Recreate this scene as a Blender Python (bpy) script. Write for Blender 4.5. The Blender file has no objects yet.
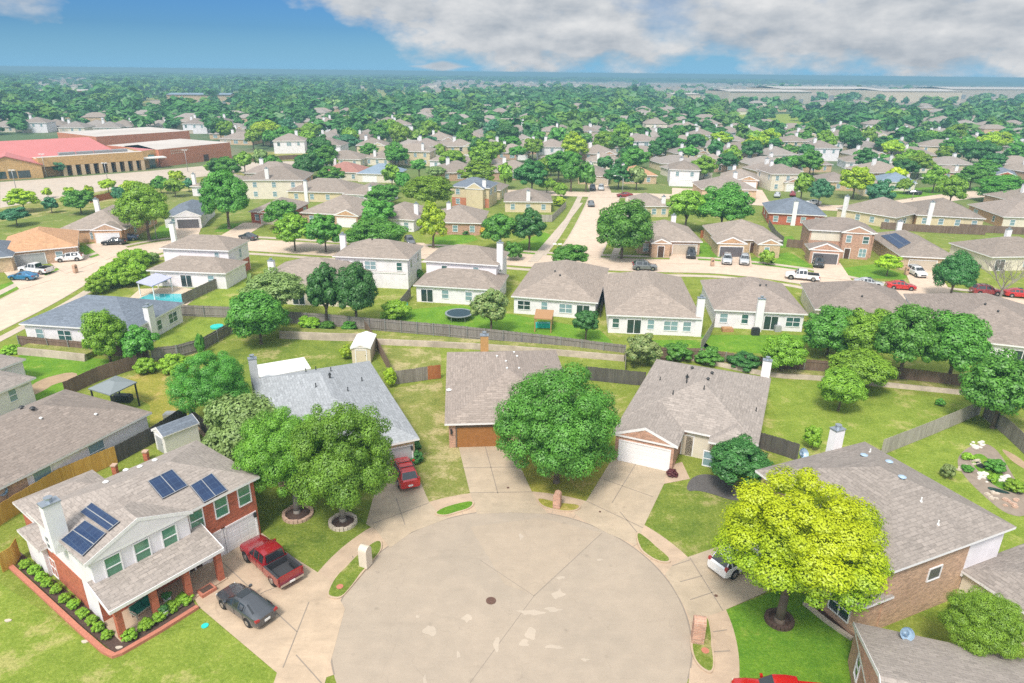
import bpy, math, random
import numpy as np
from mathutils import Vector, Matrix
random.seed(7)
C = bpy.context.scene.collection
SC = bpy.context.scene
PI = math.pi
R = math.radians
# ------------------------------------------------------------------ camera
F, H = 680.0, 35.0
TH = math.atan((341.5 - 72.0) / F); ROLL = R(0.65)
FW = np.array([0, math.cos(TH), -math.sin(TH)])
_up = np.array([0, math.sin(TH), math.cos(TH)]); _rt = np.array([1., 0, 0])
RT = _rt * math.cos(ROLL) + _up * math.sin(ROLL)
UP = -_rt * math.sin(ROLL) + _up * math.cos(ROLL)
CAM = np.array([0, 0, H])
cd = bpy.data.cameras.new("camera"); cam = bpy.data.objects.new("camera", cd); C.objects.link(cam)
cd.sensor_width = 36; cd.sensor_fit = 'HORIZONTAL'; cd.lens = 36 * F / 1024
cd.clip_start = .5; cd.clip_end = 60000
m = Matrix.Identity(4)
for i in range(3):
    m[i][0] = RT[i]; m[i][1] = UP[i]; m[i][2] = -FW[i]; m[i][3] = CAM[i]
cam.matrix_world = m
SC.camera = cam

def ray(x, y): return FW + RT * (x - 512) / F + UP * (341.5 - y) / F
def G(x, y, z=0.0):
    """the place on the level z seen at a pixel of the photograph"""
    d = ray(x, y); t = (z - H) / d[2]
    return np.array([d[0] * t, d[1] * t])
def P(x, y, z):
    v = np.array([x, y, z]) - CAM; d = v @ FW
    return 512 + F * (v @ RT) / d, 341.5 - F * (v @ UP) / d
def depth(p, z=0): return (np.array([p[0], p[1], z]) - CAM) @ FW
def zat(p, y):
    """height above the point p at which image row y is met"""
    lo, hi = -5., 60.
    for _ in range(40):
        mid = (lo + hi) / 2
        if P(p[0], p[1], mid)[1] > y: lo = mid
        else: hi = mid
    return lo
def GG(pts, z=0.0): return [G(x, y, z) for x, y in pts]

# ------------------------------------------------------------------ materials
M = {}
def nt(name):
    m = bpy.data.materials.new(name); m.use_nodes = True
    t = m.node_tree; return m, t, t.nodes, t.links, t.nodes['Principled BSDF']
def rgba(c): return (c[0], c[1], c[2], 1)
def node(t, kind, **kw):
    n = t.nodes.new(kind)
    for k, v in kw.items():
        if k in n.inputs: n.inputs[k].default_value = v
        else: setattr(n, k, v)
    return n
def mixc(t, fac, a, b, mode='MIX'):
    n = t.nodes.new('ShaderNodeMix'); n.data_type = 'RGBA'; n.blend_type = mode
    for i, v in ((0, fac), (6, a), (7, b)):
        if hasattr(v, 'is_linked'): t.links.new(v, n.inputs[i])
        elif i == 0: n.inputs[0].default_value = v
        else: n.inputs[i].default_value = rgba(v)
    return n.outputs[2]
def coords(t, src, scale=None):
    if src == 'pos': o = t.nodes.new('ShaderNodeNewGeometry').outputs['Position']
    else: o = t.nodes.new('ShaderNodeTexCoord').outputs[src]
    if scale:
        mp = t.nodes.new('ShaderNodeMapping'); mp.inputs['Scale'].default_value = scale
        t.links.new(o, mp.inputs[0]); o = mp.outputs[0]
    return o
def noise(t, co, scale, detail=4, rough=.6):
    n = node(t, 'ShaderNodeTexNoise', Scale=scale, Detail=detail, Roughness=rough)
    t.links.new(co, n.inputs['Vector']); return n.outputs['Fac']
def ramp(t, fac, lo, hi, a=0., b=1.):
    n = t.nodes.new('ShaderNodeMapRange'); n.inputs[1].default_value = lo; n.inputs[2].default_value = hi
    n.inputs[3].default_value = a; n.inputs[4].default_value = b
    t.links.new(fac, n.inputs[0]); return n.outputs[0]
def bump(t, b, h, strength=.3, dist=.05):
    n = node(t, 'ShaderNodeBump', Strength=strength, Distance=dist)
    t.links.new(h, n.inputs['Height']); t.links.new(n.outputs[0], b.inputs['Normal'])

def plain(name, c, rough=.7, metal=0., spec=.4, var=.12, scale=1.5, coat=0.):
    m, t, N, L, b = nt(name)
    co = coords(t, 'Object'); n = noise(t, co, scale)
    d = [x * (1 - var * 1.5) for x in c]; e = [min(1, x * (1 + var)) for x in c]
    L.new(mixc(t, n, d, e), b.inputs['Base Color'])
    b.inputs['Roughness'].default_value = rough; b.inputs['Metallic'].default_value = metal
    b.inputs['Specular IOR Level'].default_value = spec; b.inputs['Coat Weight'].default_value = coat
    M[name] = m; return m
def shingle(name, c, var=.3):
    m, t, N, L, b = nt(name)
    uv = coords(t, 'UV')
    br = node(t, 'ShaderNodeTexBrick', Scale=1.0); br.inputs['Brick Width'].default_value = .62; br.inputs['Row Height'].default_value = .29
    br.inputs['Mortar Size'].default_value = .022; br.inputs['Mortar Smooth'].default_value = .6; br.offset = .37
    br.inputs['Color1'].default_value = rgba([x * (1 - var) for x in c]); br.inputs['Color2'].default_value = rgba([x * (1 + var) for x in c])
    br.inputs['Mortar'].default_value = rgba([x * .58 for x in c]); L.new(uv, br.inputs['Vector'])
    big = noise(t, coords(t, 'UV', (.25, .6, 1)), 1.0, 5)
    fine = noise(t, coords(t, 'UV', (1, 2.2, 1)), 3.2, 3)
    k = mixc(t, ramp(t, big, .3, .7), br.outputs['Color'], [x * .9 for x in c])
    streak = noise(t, coords(t, 'UV', (1.1, .12, 1)), 1.0, 4)
    k = mixc(t, ramp(t, streak, .5, .75, 0, .3), k, [c[0] * .62, c[1] * .63, c[2] * .64])
    k = mixc(t, ramp(t, fine, .42, .7, 0, .55), k, [x * 1.35 for x in c])
    k = mixc(t, ramp(t, fine, .46, .3, 0, .4), k, [x * .72 for x in c])
    # each roof weathers a little differently
    oi = t.nodes.new('ShaderNodeObjectInfo')
    h = t.nodes.new('ShaderNodeHueSaturation'); L.new(k, h.inputs['Color']); L.new(ramp(t, oi.outputs['Random'], 0, 1, .86, 1.12), h.inputs['Value'])
    L.new(h.outputs[0], b.inputs['Base Color']); b.inputs['Roughness'].default_value = .92
    b.inputs['Specular IOR Level'].default_value = .25
    bump(t, b, br.outputs['Fac'], .5, -.03); M[name] = m
def brick(name, c, mortar=(.5, .46, .41), var=.3):
    m, t, N, L, b = nt(name)
    uv = coords(t, 'UV')
    br = node(t, 'ShaderNodeTexBrick', Scale=1.0); br.inputs['Brick Width'].default_value = .34; br.inputs['Row Height'].default_value = .13
    br.inputs['Mortar Size'].default_value = .012; br.inputs['Bias'].default_value = -.1
    br.inputs['Color1'].default_value = rgba([x * (1 - var) for x in c]); br.inputs['Color2'].default_value = rgba([x * (1 + var) for x in c])
    br.inputs['Mortar'].default_value = rgba(mortar); L.new(uv, br.inputs['Vector'])
    n = noise(t, uv, .7, 5)
    k = mixc(t, ramp(t, n, .35, .65, 0, .4), br.outputs['Color'], [x * .72 for x in c])
    k = mixc(t, ramp(t, noise(t, coords(t, 'UV', (1.2, 3, 1)), 2.2, 3), .45, .7, 0, .45), k, [min(1, x * 1.45) for x in c])
    L.new(k, b.inputs['Base Color']); b.inputs['Roughness'].default_value = .9
    bump(t, b, br.outputs['Fac'], .4, -.02); M[name] = m
def siding(name, c):
    m, t, N, L, b = nt(name)
    uv = coords(t, 'UV')
    w = node(t, 'ShaderNodeTexWave', Scale=1.05); w.bands_direction = 'Y'; w.wave_profile = 'SAW'; L.new(uv, w.inputs['Vector'])
    n = noise(t, uv, .8, 5)
    k = mixc(t, ramp(t, n, .35, .7), [x * .86 for x in c], c)
    k = mixc(t, ramp(t, w.outputs['Fac'], .9, 1, 0, .35), k, [x * .5 for x in c])
    L.new(k, b.inputs['Base Color']); b.inputs['Roughness'].default_value = .7
    bump(t, b, w.outputs['Fac'], .3, .02); M[name] = m
def boards(name, c, c2, g=.5):
    m, t, N, L, b = nt(name)
    ge = t.nodes.new('ShaderNodeNewGeometry'); n = noise(t, coords(t, 'Object', (6, 6, .8)), 1.2, 5); big = noise(t, coords(t, 'Object'), .25, 3)
    k = mixc(t, ramp(t, ge.outputs['Random Per Island'], 0, 1), c, c2)
    k = mixc(t, ramp(t, n, .35, .7, 0, .6), k, [x * .55 for x in c])
    k = mixc(t, ramp(t, big, .4, .7, 0, g), k, c2)
    L.new(k, b.inputs['Base Color']); b.inputs['Roughness'].default_value = .92; b.inputs['Specular IOR Level'].default_value = .2; M[name] = m
def leaf(name, c, c2, ns=2.6, tips=None):
    m, t, N, L, b = nt(name); N.remove(b)
    out = N['Material Output']
    ge = t.nodes.new('ShaderNodeNewGeometry'); oi = t.nodes.new('ShaderNodeObjectInfo')
    n = noise(t, coords(t, 'Object'), ns, 3)
    k = mixc(t, ramp(t, ge.outputs['Random Per Island'], 0, 1), c, c2)
    k = mixc(t, ramp(t, n, .42, .68, 0, .55), k, [x * 1.45 for x in c2])
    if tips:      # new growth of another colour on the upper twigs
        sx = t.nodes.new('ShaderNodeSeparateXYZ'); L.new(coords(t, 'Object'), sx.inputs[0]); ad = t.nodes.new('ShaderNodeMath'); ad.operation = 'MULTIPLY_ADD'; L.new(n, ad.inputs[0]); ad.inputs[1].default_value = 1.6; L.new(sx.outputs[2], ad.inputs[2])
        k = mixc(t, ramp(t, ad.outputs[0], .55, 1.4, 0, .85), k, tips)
    h = t.nodes.new('ShaderNodeHueSaturation'); L.new(k, h.inputs['Color'])
    L.new(ramp(t, oi.outputs['Random'], 0, 1, .489, .507), h.inputs['Hue']); L.new(ramp(t, oi.outputs['Random'], 0, 1, .85, 1.18), h.inputs['Value'])
    d = t.nodes.new('ShaderNodeBsdfDiffuse'); tr = t.nodes.new('ShaderNodeBsdfTranslucent'); gl = node(t, 'ShaderNodeBsdfGlossy', Roughness=.45)
    gl.inputs['Color'].default_value = (.8, .85, .8, 1)
    L.new(h.outputs[0], d.inputs[0])
    tc = mixc(t, 1.0, h.outputs[0], (1.25, 1.2, .55), 'MULTIPLY'); L.new(tc, tr.inputs[0])
    a = node(t, 'ShaderNodeMixShader', Fac=.2); L.new(d.outputs[0], a.inputs[1]); L.new(tr.outputs[0], a.inputs[2])
    s = node(t, 'ShaderNodeMixShader', Fac=.035); L.new(a.outputs[0], s.inputs[1]); L.new(gl.outputs[0], s.inputs[2])
    L.new(s.outputs[0], out.inputs[0]); M[name] = m
def grass(name, c, c2, dry, amount=.5, scale=1., far=None):
    m, t, N, L, b = nt(name)
    po = coords(t, 'pos')
    big = noise(t, po, .10 * scale, 5, .65); mid = noise(t, po, .42 * scale, 7, .72); fine = noise(t, po, 4.2, 6, .8); spot = noise(t, po, 1.5, 5, .75)
    k = mixc(t, ramp(t, mid, .38, .62), c, c2)
    k = mixc(t, ramp(t, spot, .58, .74, 0, .15 + .45 * amount), k, dry)
    pat = noise(t, po, .21 * scale, 9, .74)
    k = mixc(t, ramp(t, pat, .60 - amount * .12, .66 - amount * .10, 0, .8), k, dry)
    k = mixc(t, ramp(t, pat, .44, .36, 0, .5), k, [x * .72 for x in c])
    k = mixc(t, ramp(t, spot, .46, .33, 0, .4), k, [x * .7 for x in c])
    k = mixc(t, ramp(t, fine, .46, .64, 0, .42), k, [x * .5 for x in c])
    k = mixc(t, ramp(t, fine, .46, .34, 0, .35), k, [min(1, x * 1.3) for x in dry])
    if far:
        g = t.nodes.new('ShaderNodeVectorMath'); g.operation = 'LENGTH'; L.new(po, g.inputs[0])
        wood = noise(t, po, .012, 6, .6)
        f2 = mixc(t, ramp(t, wood, .5, .62), far[0], far[1])
        k = mixc(t, ramp(t, g.outputs['Value'], 150, 330), k, f2)
    L.new(k, b.inputs['Base Color']); b.inputs['Roughness'].default_value = .95; b.inputs['Specular IOR Level'].default_value = .1
    bump(t, b, fine, .8, .15); M[name] = m
def concrete(name, c, dark, var=1.):
    m, t, N, L, b = nt(name)
    po = coords(t, 'pos')
    big = noise(t, po, .16, 5, .6); mid = noise(t, po, .8, 6, .65); fine = noise(t, po, 9, 4, .7)
    k = mixc(t, ramp(t, big, .35, .68), c, dark)
    k = mixc(t, ramp(t, mid, .45, .75, 0, .45 * var), k, [x * .72 for x in dark])
    k = mixc(t, ramp(t, mid, .48, .25, 0, .45 * var), k, [min(1, x * 1.18) for x in c])
    k = mixc(t, ramp(t, fine, .45, .75, 0, .3), k, [x * .7 for x in c])
    sp = node(t, 'ShaderNodeTexVoronoi', Scale=.55); L.new(po, sp.inputs['Vector'])
    k = mixc(t, ramp(t, sp.outputs['Distance'], .13, .02, 0, .35), k, [x * .55 for x in dark])
    drag = noise(t, coords(t, 'pos', (.35, 1.6, 1)), .9, 7, .7)
    k = mixc(t, ramp(t, drag, .54, .72, 0, .35 * var), k, [x * .62 for x in dark])
    k = mixc(t, ramp(t, drag, .44, .3, 0, .35 * var), k, [min(1, x * 1.22) for x in c])
    cr = node(t, 'ShaderNodeTexVoronoi', Scale=.16); cr.feature = 'DISTANCE_TO_EDGE'
    wv = t.nodes.new('ShaderNodeVectorMath'); wv.operation = 'MULTIPLY_ADD'; wn = node(t, 'ShaderNodeTexNoise', Scale=.7, Detail=5); L.new(po, wn.inputs['Vector']); L.new(wn.outputs['Color'], wv.inputs[0]); wv.inputs[1].default_value = (2.2, 2.2, 0); L.new(po, wv.inputs[2]); L.new(wv.outputs[0], cr.inputs['Vector'])
    k = mixc(t, ramp(t, cr.outputs['Distance'], .003, .0006, 0, .22), k, [x * .45 for x in dark])
    L.new(k, b.inputs['Base Color']); b.inputs['Roughness'].default_value = .88; b.inputs['Specular IOR Level'].default_value = .3
    bump(t, b, fine, .25, .02); M[name] = m

shingle('shingle_tan', (.31, .27, .243)); shingle('shingle_brown', (.285, .237, .207)); shingle('shingle_grey', (.34, .355, .375))
shingle('shingle_slate', (.16, .185, .225)); shingle('shingle_orange', (.52, .30, .17)); shingle('shingle_red', (.34, .17, .14)); shingle('shingle_buff', (.30, .25, .213))
shingle('shingle_blue', (.21, .27, .34))
brick('brick_red', (.48, .125, .065), (.44, .22, .15)); brick('brick_tan', (.54, .345, .235), (.46, .36, .27)); brick('brick_pink', (.52, .29, .205), (.52, .42, .34)); brick('brick_brown', (.30, .17, .11), (.4, .3, .23)); brick('brick_buff', (.60, .43, .27), (.6, .5, .38))
brick('brick_orange', (.58, .34, .19), (.55, .42, .3)); brick('brick_school', (.55, .20, .11), (.5, .3, .2)); brick('brick_ochre', (.58, .36, .15), (.5, .36, .2))
siding('siding_white', (.88, .84, .89)); siding('siding_cream', (.80, .72, .60)); siding('siding_yellow', (.72, .60, .40)); siding('siding_grey', (.42, .44, .46))
plain('trim', (.84, .82, .84), .5, var=.06); plain('garage_white', (.85, .83, .85), .5, var=.04); plain('garage_dark', (.13, .12, .13), .5)
plain('garage_wood', (.36, .155, .045), .55, var=.25, scale=4); plain('garage_tan', (.55, .47, .38), .5, var=.05); plain('garage_grey', (.40, .41, .43), .5, var=.06)
plain('chimney_white', (.84, .82, .84), .7, var=.08); plain('chimney_wood', (.50, .29, .11), .8, var=.2, scale=3); plain('chimney_grey', (.52, .53, .55), .7)
plain('cap_metal', (.45, .50, .56), .35, .7); plain('dark_metal', (.035, .037, .04), .5); plain('vent_blue', (.42, .55, .68), .4, .3)
plain('glass', (.055, .14, .135), .06, spec=.9, var=.35, scale=.6); plain('glass_dark', (.03, .055, .06), .06, spec=.9, var=.35, scale=.8); plain('glass_green', (.10, .27, .17), .07, spec=.9, var=.4, scale=.7)
plain('glass_teal', (.24, .36, .40), .08, spec=.8, var=.25, scale=.8)
plain('door_dark', (.09, .05, .035), .5); plain('door_teal', (.08, .2, .2), .4); plain('door_red', (.28, .04, .03), .5)
plain('metal_white', (.80, .80, .79), .4, var=.06); plain('metal_grey', (.38, .39, .40), .4, .4)
plain('shed_wall', (.76, .74, .71), .6, var=.06); plain('shed_cream', (.66, .56, .42), .6, var=.06)
plain('mulch', (.10, .062, .048), .95, var=.5, scale=7); plain('bed_earth', (.30, .24, .19), .95, var=.3, scale=1.5); plain('mulch_black', (.13, .12, .115), .95, var=.5, scale=6); plain('soil', (.42, .30, .19), .95, var=.25, scale=1.2)
plain('edging_brick', (.50, .19, .125), .85, var=.25, scale=6); plain('stone_pale', (.58, .50, .41), .85, var=.25, scale=3); plain('stone_pink', (.55, .38, .29), .85, var=.3, scale=4)
plain('bark', (.17, .13, .10), .95, var=.4, scale=5); plain('bark_grey', (.30, .27, .24), .95, var=.35, scale=5)
plain('pool_water', (.05, .46, .50), .05, spec=.8, var=.15); plain('pool_deck', (.60, .49, .36), .85)
plain('cushion_green', (.02, .17, .12), .8); plain('wood_warm', (.45, .25, .12), .7, var=.3, scale=5); plain('canvas_lilac', (.45, .46, .62), .8)
plain('rubber', (.02, .02, .022), .75, var=.2); plain('rim', (.45, .46, .47), .3, .9); plain('lamp_red', (.35, .012, .01), .2, spec=.8); plain('lamp_clear', (.72, .74, .75), .12, spec=.9)
plain('car_glass', (.025, .03, .035), .04, spec=1.0, var=.1); plain('chrome', (.6, .6, .62), .18, 1.)
for n, c in dict(red=(.31, .008, .016), bright_red=(.55, .012, .012), graphite=(.062, .068, .08), white=(.80, .80, .81), silver=(.50, .52, .54), black=(.018, .019, .022), blue=(.02, .17, .36), navy=(.03, .05, .10), grey=(.17, .18, .19), maroon=(.26, .015, .02)).items():
    plain('paint_' + n, c, .28, .15 if n not in ('white',) else 0., .6, .05, 1., 1.0)
plain('plastic_teal', (.03, .55, .50), .4); plain('plastic_red', (.6, .03, .02), .4); plain('trampoline_mat', (.03, .06, .08), .8)
plain('iron', (.14, .075, .055), .8, var=.4, scale=8); plain('mail_pale', (.66, .57, .47), .85, var=.12, scale=4); plain('ac_grey', (.36, .37, .36), .5)
plain('joint', (.27, .225, .185), .95); plain('scuff', (.72, .68, .63), .9, var=.08); plain('blade_black', (.05, .05, .055), .6)
plain('roof_metal_white', (.80, .79, .77), .5, var=.06, scale=.7); plain('roof_metal_red', (.56, .19, .18), .55, var=.08, scale=.2); plain('roof_flat', (.55, .50, .46), .9, var=.2, scale=.08); plain('roof_pavilion', (.22, .25, .26), .6, var=.06)
boards('fence_grey', (.21, .185, .165), (.33, .30, .275)); boards('fence_brown', (.17, .115, .085), (.25, .175, .135)); boards('fence_dark', (.085, .078, .075), (.14, .128, .122)); boards('fence_cedar', (.58, .32, .06), (.70, .43, .11)); boards('fence_red', (.36, .12, .05), (.44, .17, .07))
boards('fence_pale', (.37, .335, .29), (.49, .45, .40))
leaf('leaf_green', (.058, .195, .030), (.13, .345, .045)); leaf('leaf_dark', (.034, .13, .034), (.075, .23, .05)); leaf('leaf_mid', (.11, .235, .022), (.24, .42, .036))
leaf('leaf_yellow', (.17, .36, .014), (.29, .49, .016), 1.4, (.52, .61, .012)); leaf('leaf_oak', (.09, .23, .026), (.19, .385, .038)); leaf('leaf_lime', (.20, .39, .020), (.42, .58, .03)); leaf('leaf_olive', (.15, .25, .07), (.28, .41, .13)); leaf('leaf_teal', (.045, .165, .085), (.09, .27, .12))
leaf('leaf_maroon', (.08, .022, .03), (.15, .04, .045)); leaf('leaf_shrub', (.13, .30, .020), (.30, .50, .04)); leaf('leaf_rose', (.11, .22, .05), (.28, .33, .12)); leaf('leaf_orange', (.5, .32, .03), (.65, .45, .05)); leaf('leaf_wood', (.036, .125, .038), (.085, .22, .045), .05); leaf('leaf_wood_pale', (.07, .19, .04), (.16, .32, .045), .05)
grass('grass', (.19, .25, .035), (.26, .31, .055), (.42, .38, .15), .45, far=((.10, .15, .07), (.20, .20, .12)))
grass('lawn_green', (.11, .255, .022), (.18, .335, .03), (.30, .36, .07), .15); grass('lawn_dry', (.20, .24, .05), (.30, .30, .085), (.50, .42, .22), .75); grass('lawn_front', (.14, .21, .03), (.23, .285, .045), (.42, .37, .16), .42); grass('lawn_lime', (.19, .275, .034), (.28, .355, .055), (.44, .41, .15), .42)
grass('lawn_orange', (.26, .27, .04), (.36, .32, .065), (.54, .40, .16), .55)
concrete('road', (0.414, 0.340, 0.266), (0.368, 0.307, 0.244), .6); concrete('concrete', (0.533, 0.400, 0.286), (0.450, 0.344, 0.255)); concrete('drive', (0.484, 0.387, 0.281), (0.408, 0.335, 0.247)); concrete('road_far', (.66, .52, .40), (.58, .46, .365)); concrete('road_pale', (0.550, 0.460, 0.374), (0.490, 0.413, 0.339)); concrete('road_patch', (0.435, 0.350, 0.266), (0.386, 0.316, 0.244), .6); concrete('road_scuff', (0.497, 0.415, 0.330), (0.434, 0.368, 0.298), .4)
concrete('retaining_stone', (.50, .42, .34), (.36, .30, .24), 1.6); concrete('earth_far', (.40, .32, .25), (.30, .25, .19)); concrete('drive_tan', (0.533, 0.408, 0.290), (0.442, 0.344, 0.250))
def solar():
    m, t, N, L, b = nt('solar')
    uv = coords(t, 'UV')
    br = node(t, 'ShaderNodeTexBrick', Scale=1.0); br.offset = 0; br.inputs['Brick Width'].default_value = .5; br.inputs['Row Height'].default_value = .5
    br.inputs['Mortar Size'].default_value = .012; br.inputs['Color1'].default_value = (.012, .03, .085, 1); br.inputs['Color2'].default_value = (.016, .04, .11, 1); br.inputs['Mortar'].default_value = (.045, .08, .15, 1)
    L.new(uv, br.inputs['Vector']); L.new(br.outputs[0], b.inputs['Base Color']); b.inputs['Roughness'].default_value = .18; b.inputs['Specular IOR Level'].default_value = .6
    M['solar'] = m
solar()

# ------------------------------------------------------------------ mesh helpers
class MB:
    def __init__(s): s.v = []; s.f = []; s.m = []
    def poly(s, pts, m=0):
        k = len(s.v); s.v += [tuple(float(a) for a in p) for p in pts]; s.f.append(tuple(range(k, k + len(pts)))); s.m.append(m)
    def hexa(s, lo, hi, m=0, top=None):
        """lo, hi: 4 points each (3-D), counter-clockwise seen from above"""
        k = len(s.v); s.v += [tuple(float(a) for a in p) for p in list(lo) + list(hi)]
        s.f += [(k + 3, k + 2, k + 1, k), (k + 4, k + 5, k + 6, k + 7)] + [(k + i, k + (i + 1) % 4, k + 4 + (i + 1) % 4, k + 4 + i) for i in range(4)]
        s.m += [m, m if top is None else top] + [m] * 4
    def box(s, c, sz, m=0, yaw=0., u=None, top=None):
        if u is None: u = np.array([math.cos(yaw), math.sin(yaw)])
        v = np.array([-u[1], u[0]]); c0 = np.array(c[:2]); a, b = u * sz[0] / 2, v * sz[1] / 2
        q = [c0 - a - b, c0 + a - b, c0 + a + b, c0 - a + b]
        s.hexa([(*p, c[2]) for p in q], [(*p, c[2] + sz[2]) for p in q], m, top)
    def prism(s, pts, z0, z1, m=0, top=None):
        pts = [np.array(p[:2]) for p in pts]
        ar = sum(pts[i][0] * pts[(i + 1) % len(pts)][1] - pts[(i + 1) % len(pts)][0] * pts[i][1] for i in range(len(pts)))
        if ar < 0: pts = pts[::-1]
        n = len(pts); k = len(s.v); s.v += [(p[0], p[1], z0) for p in pts] + [(p[0], p[1], z1) for p in pts]
        s.f += [tuple(k + n + i for i in range(n)), tuple(k + n - 1 - i for i in range(n))] + [(k + i, k + (i + 1) % n, k + n + (i + 1) % n, k + n + i) for i in range(n)]
        s.m += [m if top is None else top, m] + [m] * n
    def cyl(s, p0, p1, r0, r1=None, n=10, m=0, caps=True):
        r1 = r0 if r1 is None else r1; p0 = Vector(p0); p1 = Vector(p1); d = (p1 - p0).normalized()
        a = d.orthogonal().normalized(); b = d.cross(a); k = len(s.v)
        for p, r in ((p0, r0), (p1, r1)):
            s.v += [tuple(p + (a * math.cos(2 * PI * i / n) + b * math.sin(2 * PI * i / n)) * r) for i in range(n)]
        s.f += [(k + i, k + (i + 1) % n, k + n + (i + 1) % n, k + n + i) for i in range(n)]; s.m += [m] * n
        if caps: s.f += [tuple(k + n - 1 - i for i in range(n)), tuple(k + n + i for i in range(n))]; s.m += [m, m]
    def tube(s, pts, rad, n=8, m=0):
        for i in range(len(pts) - 1): s.cyl(pts[i], pts[i + 1], rad[i], rad[i + 1], n, m)
    def build(s, name, mats, parent=None, off=(0, 0, 0), smooth=False, sharp=None):
        me = bpy.data.meshes.new(name)
        o3 = np.array(off, float)
        V = np.array(s.v, float) - o3
        me.from_pydata(V.tolist(), [], s.f)
        for x in (mats if isinstance(mats, (list, tuple)) else [mats]): me.materials.append(M[x])
        me.polygons.foreach_set('material_index', s.m)
        uv = me.uv_layers.new(name='UVMap'); data = np.zeros((len(me.loops), 2), np.float32); li = 0
        for f in s.f:
            q = V[list(f)]; nn = np.zeros(3)
            for i in range(len(q)): nn += np.cross(q[i], q[(i + 1) % len(q)])
            l = np.linalg.norm(nn); nn = nn / l if l > 1e-12 else np.array([0, 0, 1.])
            tt = np.array([-nn[1], nn[0], 0.]); l = np.linalg.norm(tt); tt = tt / l if l > 1e-3 else np.array([1., 0, 0]); bb = np.cross(nn, tt)
            data[li:li + len(q), 0] = q @ tt; data[li:li + len(q), 1] = q @ bb; li += len(q)
        uv.data.foreach_set('uv', data.ravel())
        if smooth: me.polygons.foreach_set('use_smooth', [True] * len(s.f))
        if smooth and sharp: me.set_sharp_from_angle(angle=R(sharp))
        ob = bpy.data.objects.new(name, me); C.objects.link(ob)
        if parent is not None: ob.parent = parent
        return ob

def tag(o, label=None, cat=None, group=None, kind=None):
    for k, v in (('label', label), ('category', cat), ('group', group), ('kind', kind)):
        if v: o[k] = v
    return o
def empty(name, loc, label=None, cat=None, group=None, rz=0.):
    o = bpy.data.objects.new(name, None); C.objects.link(o); o.location = (loc[0], loc[1], loc[2] if len(loc) > 2 else 0)
    o.rotation_euler = (0, 0, rz); o.empty_display_size = .2
    return tag(o, label, cat, group)
def kids(o): return list(o.children)
def copy_tree(o, parent=None):
    c = o.copy(); C.objects.link(c); c.parent = parent
    for ch in kids(o): copy_tree(ch, c)
    return c
def sheet(name, pts, z, mat, kind='structure'):
    b = MB(); pts = [np.array(p) for p in pts]
    ar = sum(pts[i][0] * pts[(i + 1) % len(pts)][1] - pts[(i + 1) % len(pts)][0] * pts[i][1] for i in range(len(pts)))
    if ar < 0: pts = pts[::-1]
    b.poly([(p[0], p[1], z) for p in pts]); o = b.build(name, mat); return tag(o, kind=kind)
def ring(b, c, r0, r1, a0, a1, z0, z1, n=48, m=0):
    for i in range(n):
        t0, t1 = R(a0 + (a1 - a0) * i / n), R(a0 + (a1 - a0) * (i + 1) / n)
        q = [c + r * np.array([math.cos(t), math.sin(t)]) for r, t in ((r0, t0), (r1, t0), (r1, t1), (r0, t1))]
        if z0 is None: b.poly([(*p, z1) for p in q], m)
        else: b.hexa([(*p, z0) for p in q], [(*p, z1) for p in q], m)
def offset_line(pts, w):
    """left and right borders of a strip of half-width w along a polyline"""
    pts = [np.array(p, float) for p in pts]; L_, R_ = [], []
    for i, p in enumerate(pts):
        d = pts[min(i + 1, len(pts) - 1)] - pts[max(i - 1, 0)]; d /= np.linalg.norm(d); n = np.array([-d[1], d[0]])
        L_.append(p + n * w); R_.append(p - n * w)
    return L_, R_
def strip(b, pts, w, z, m=0):
    L_, R_ = offset_line(pts, w)
    for i in range(len(pts) - 1): b.poly([(*R_[i], z), (*R_[i + 1], z), (*L_[i + 1], z), (*L_[i], z)], m)
def smooth_line(pts, n=6):
    out = []; p = [np.array(q, float) for q in pts]; p = [2 * p[0] - p[1]] + p + [2 * p[-1] - p[-2]]
    for i in range(1, len(p) - 2):
        for k in range(n):
            t = k / n; a, b_, c_, d_ = p[i - 1], p[i], p[i + 1], p[i + 2]
            out.append(.5 * ((2 * b_) + (-a + c_) * t + (2 * a - 5 * b_ + 4 * c_ - d_) * t * t + (-a + 3 * b_ - 3 * c_ + d_) * t ** 3))
    out.append(p[-2]); return out
HAZE = .00055; CLOUD_LO = (3.6, 4.2, 4.9); CLOUD_HI = (7.9, 8.0, 8.1); SKY_TINT = (.195, .395, .68); SUN_E = 2.9; EXPO = .45
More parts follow.
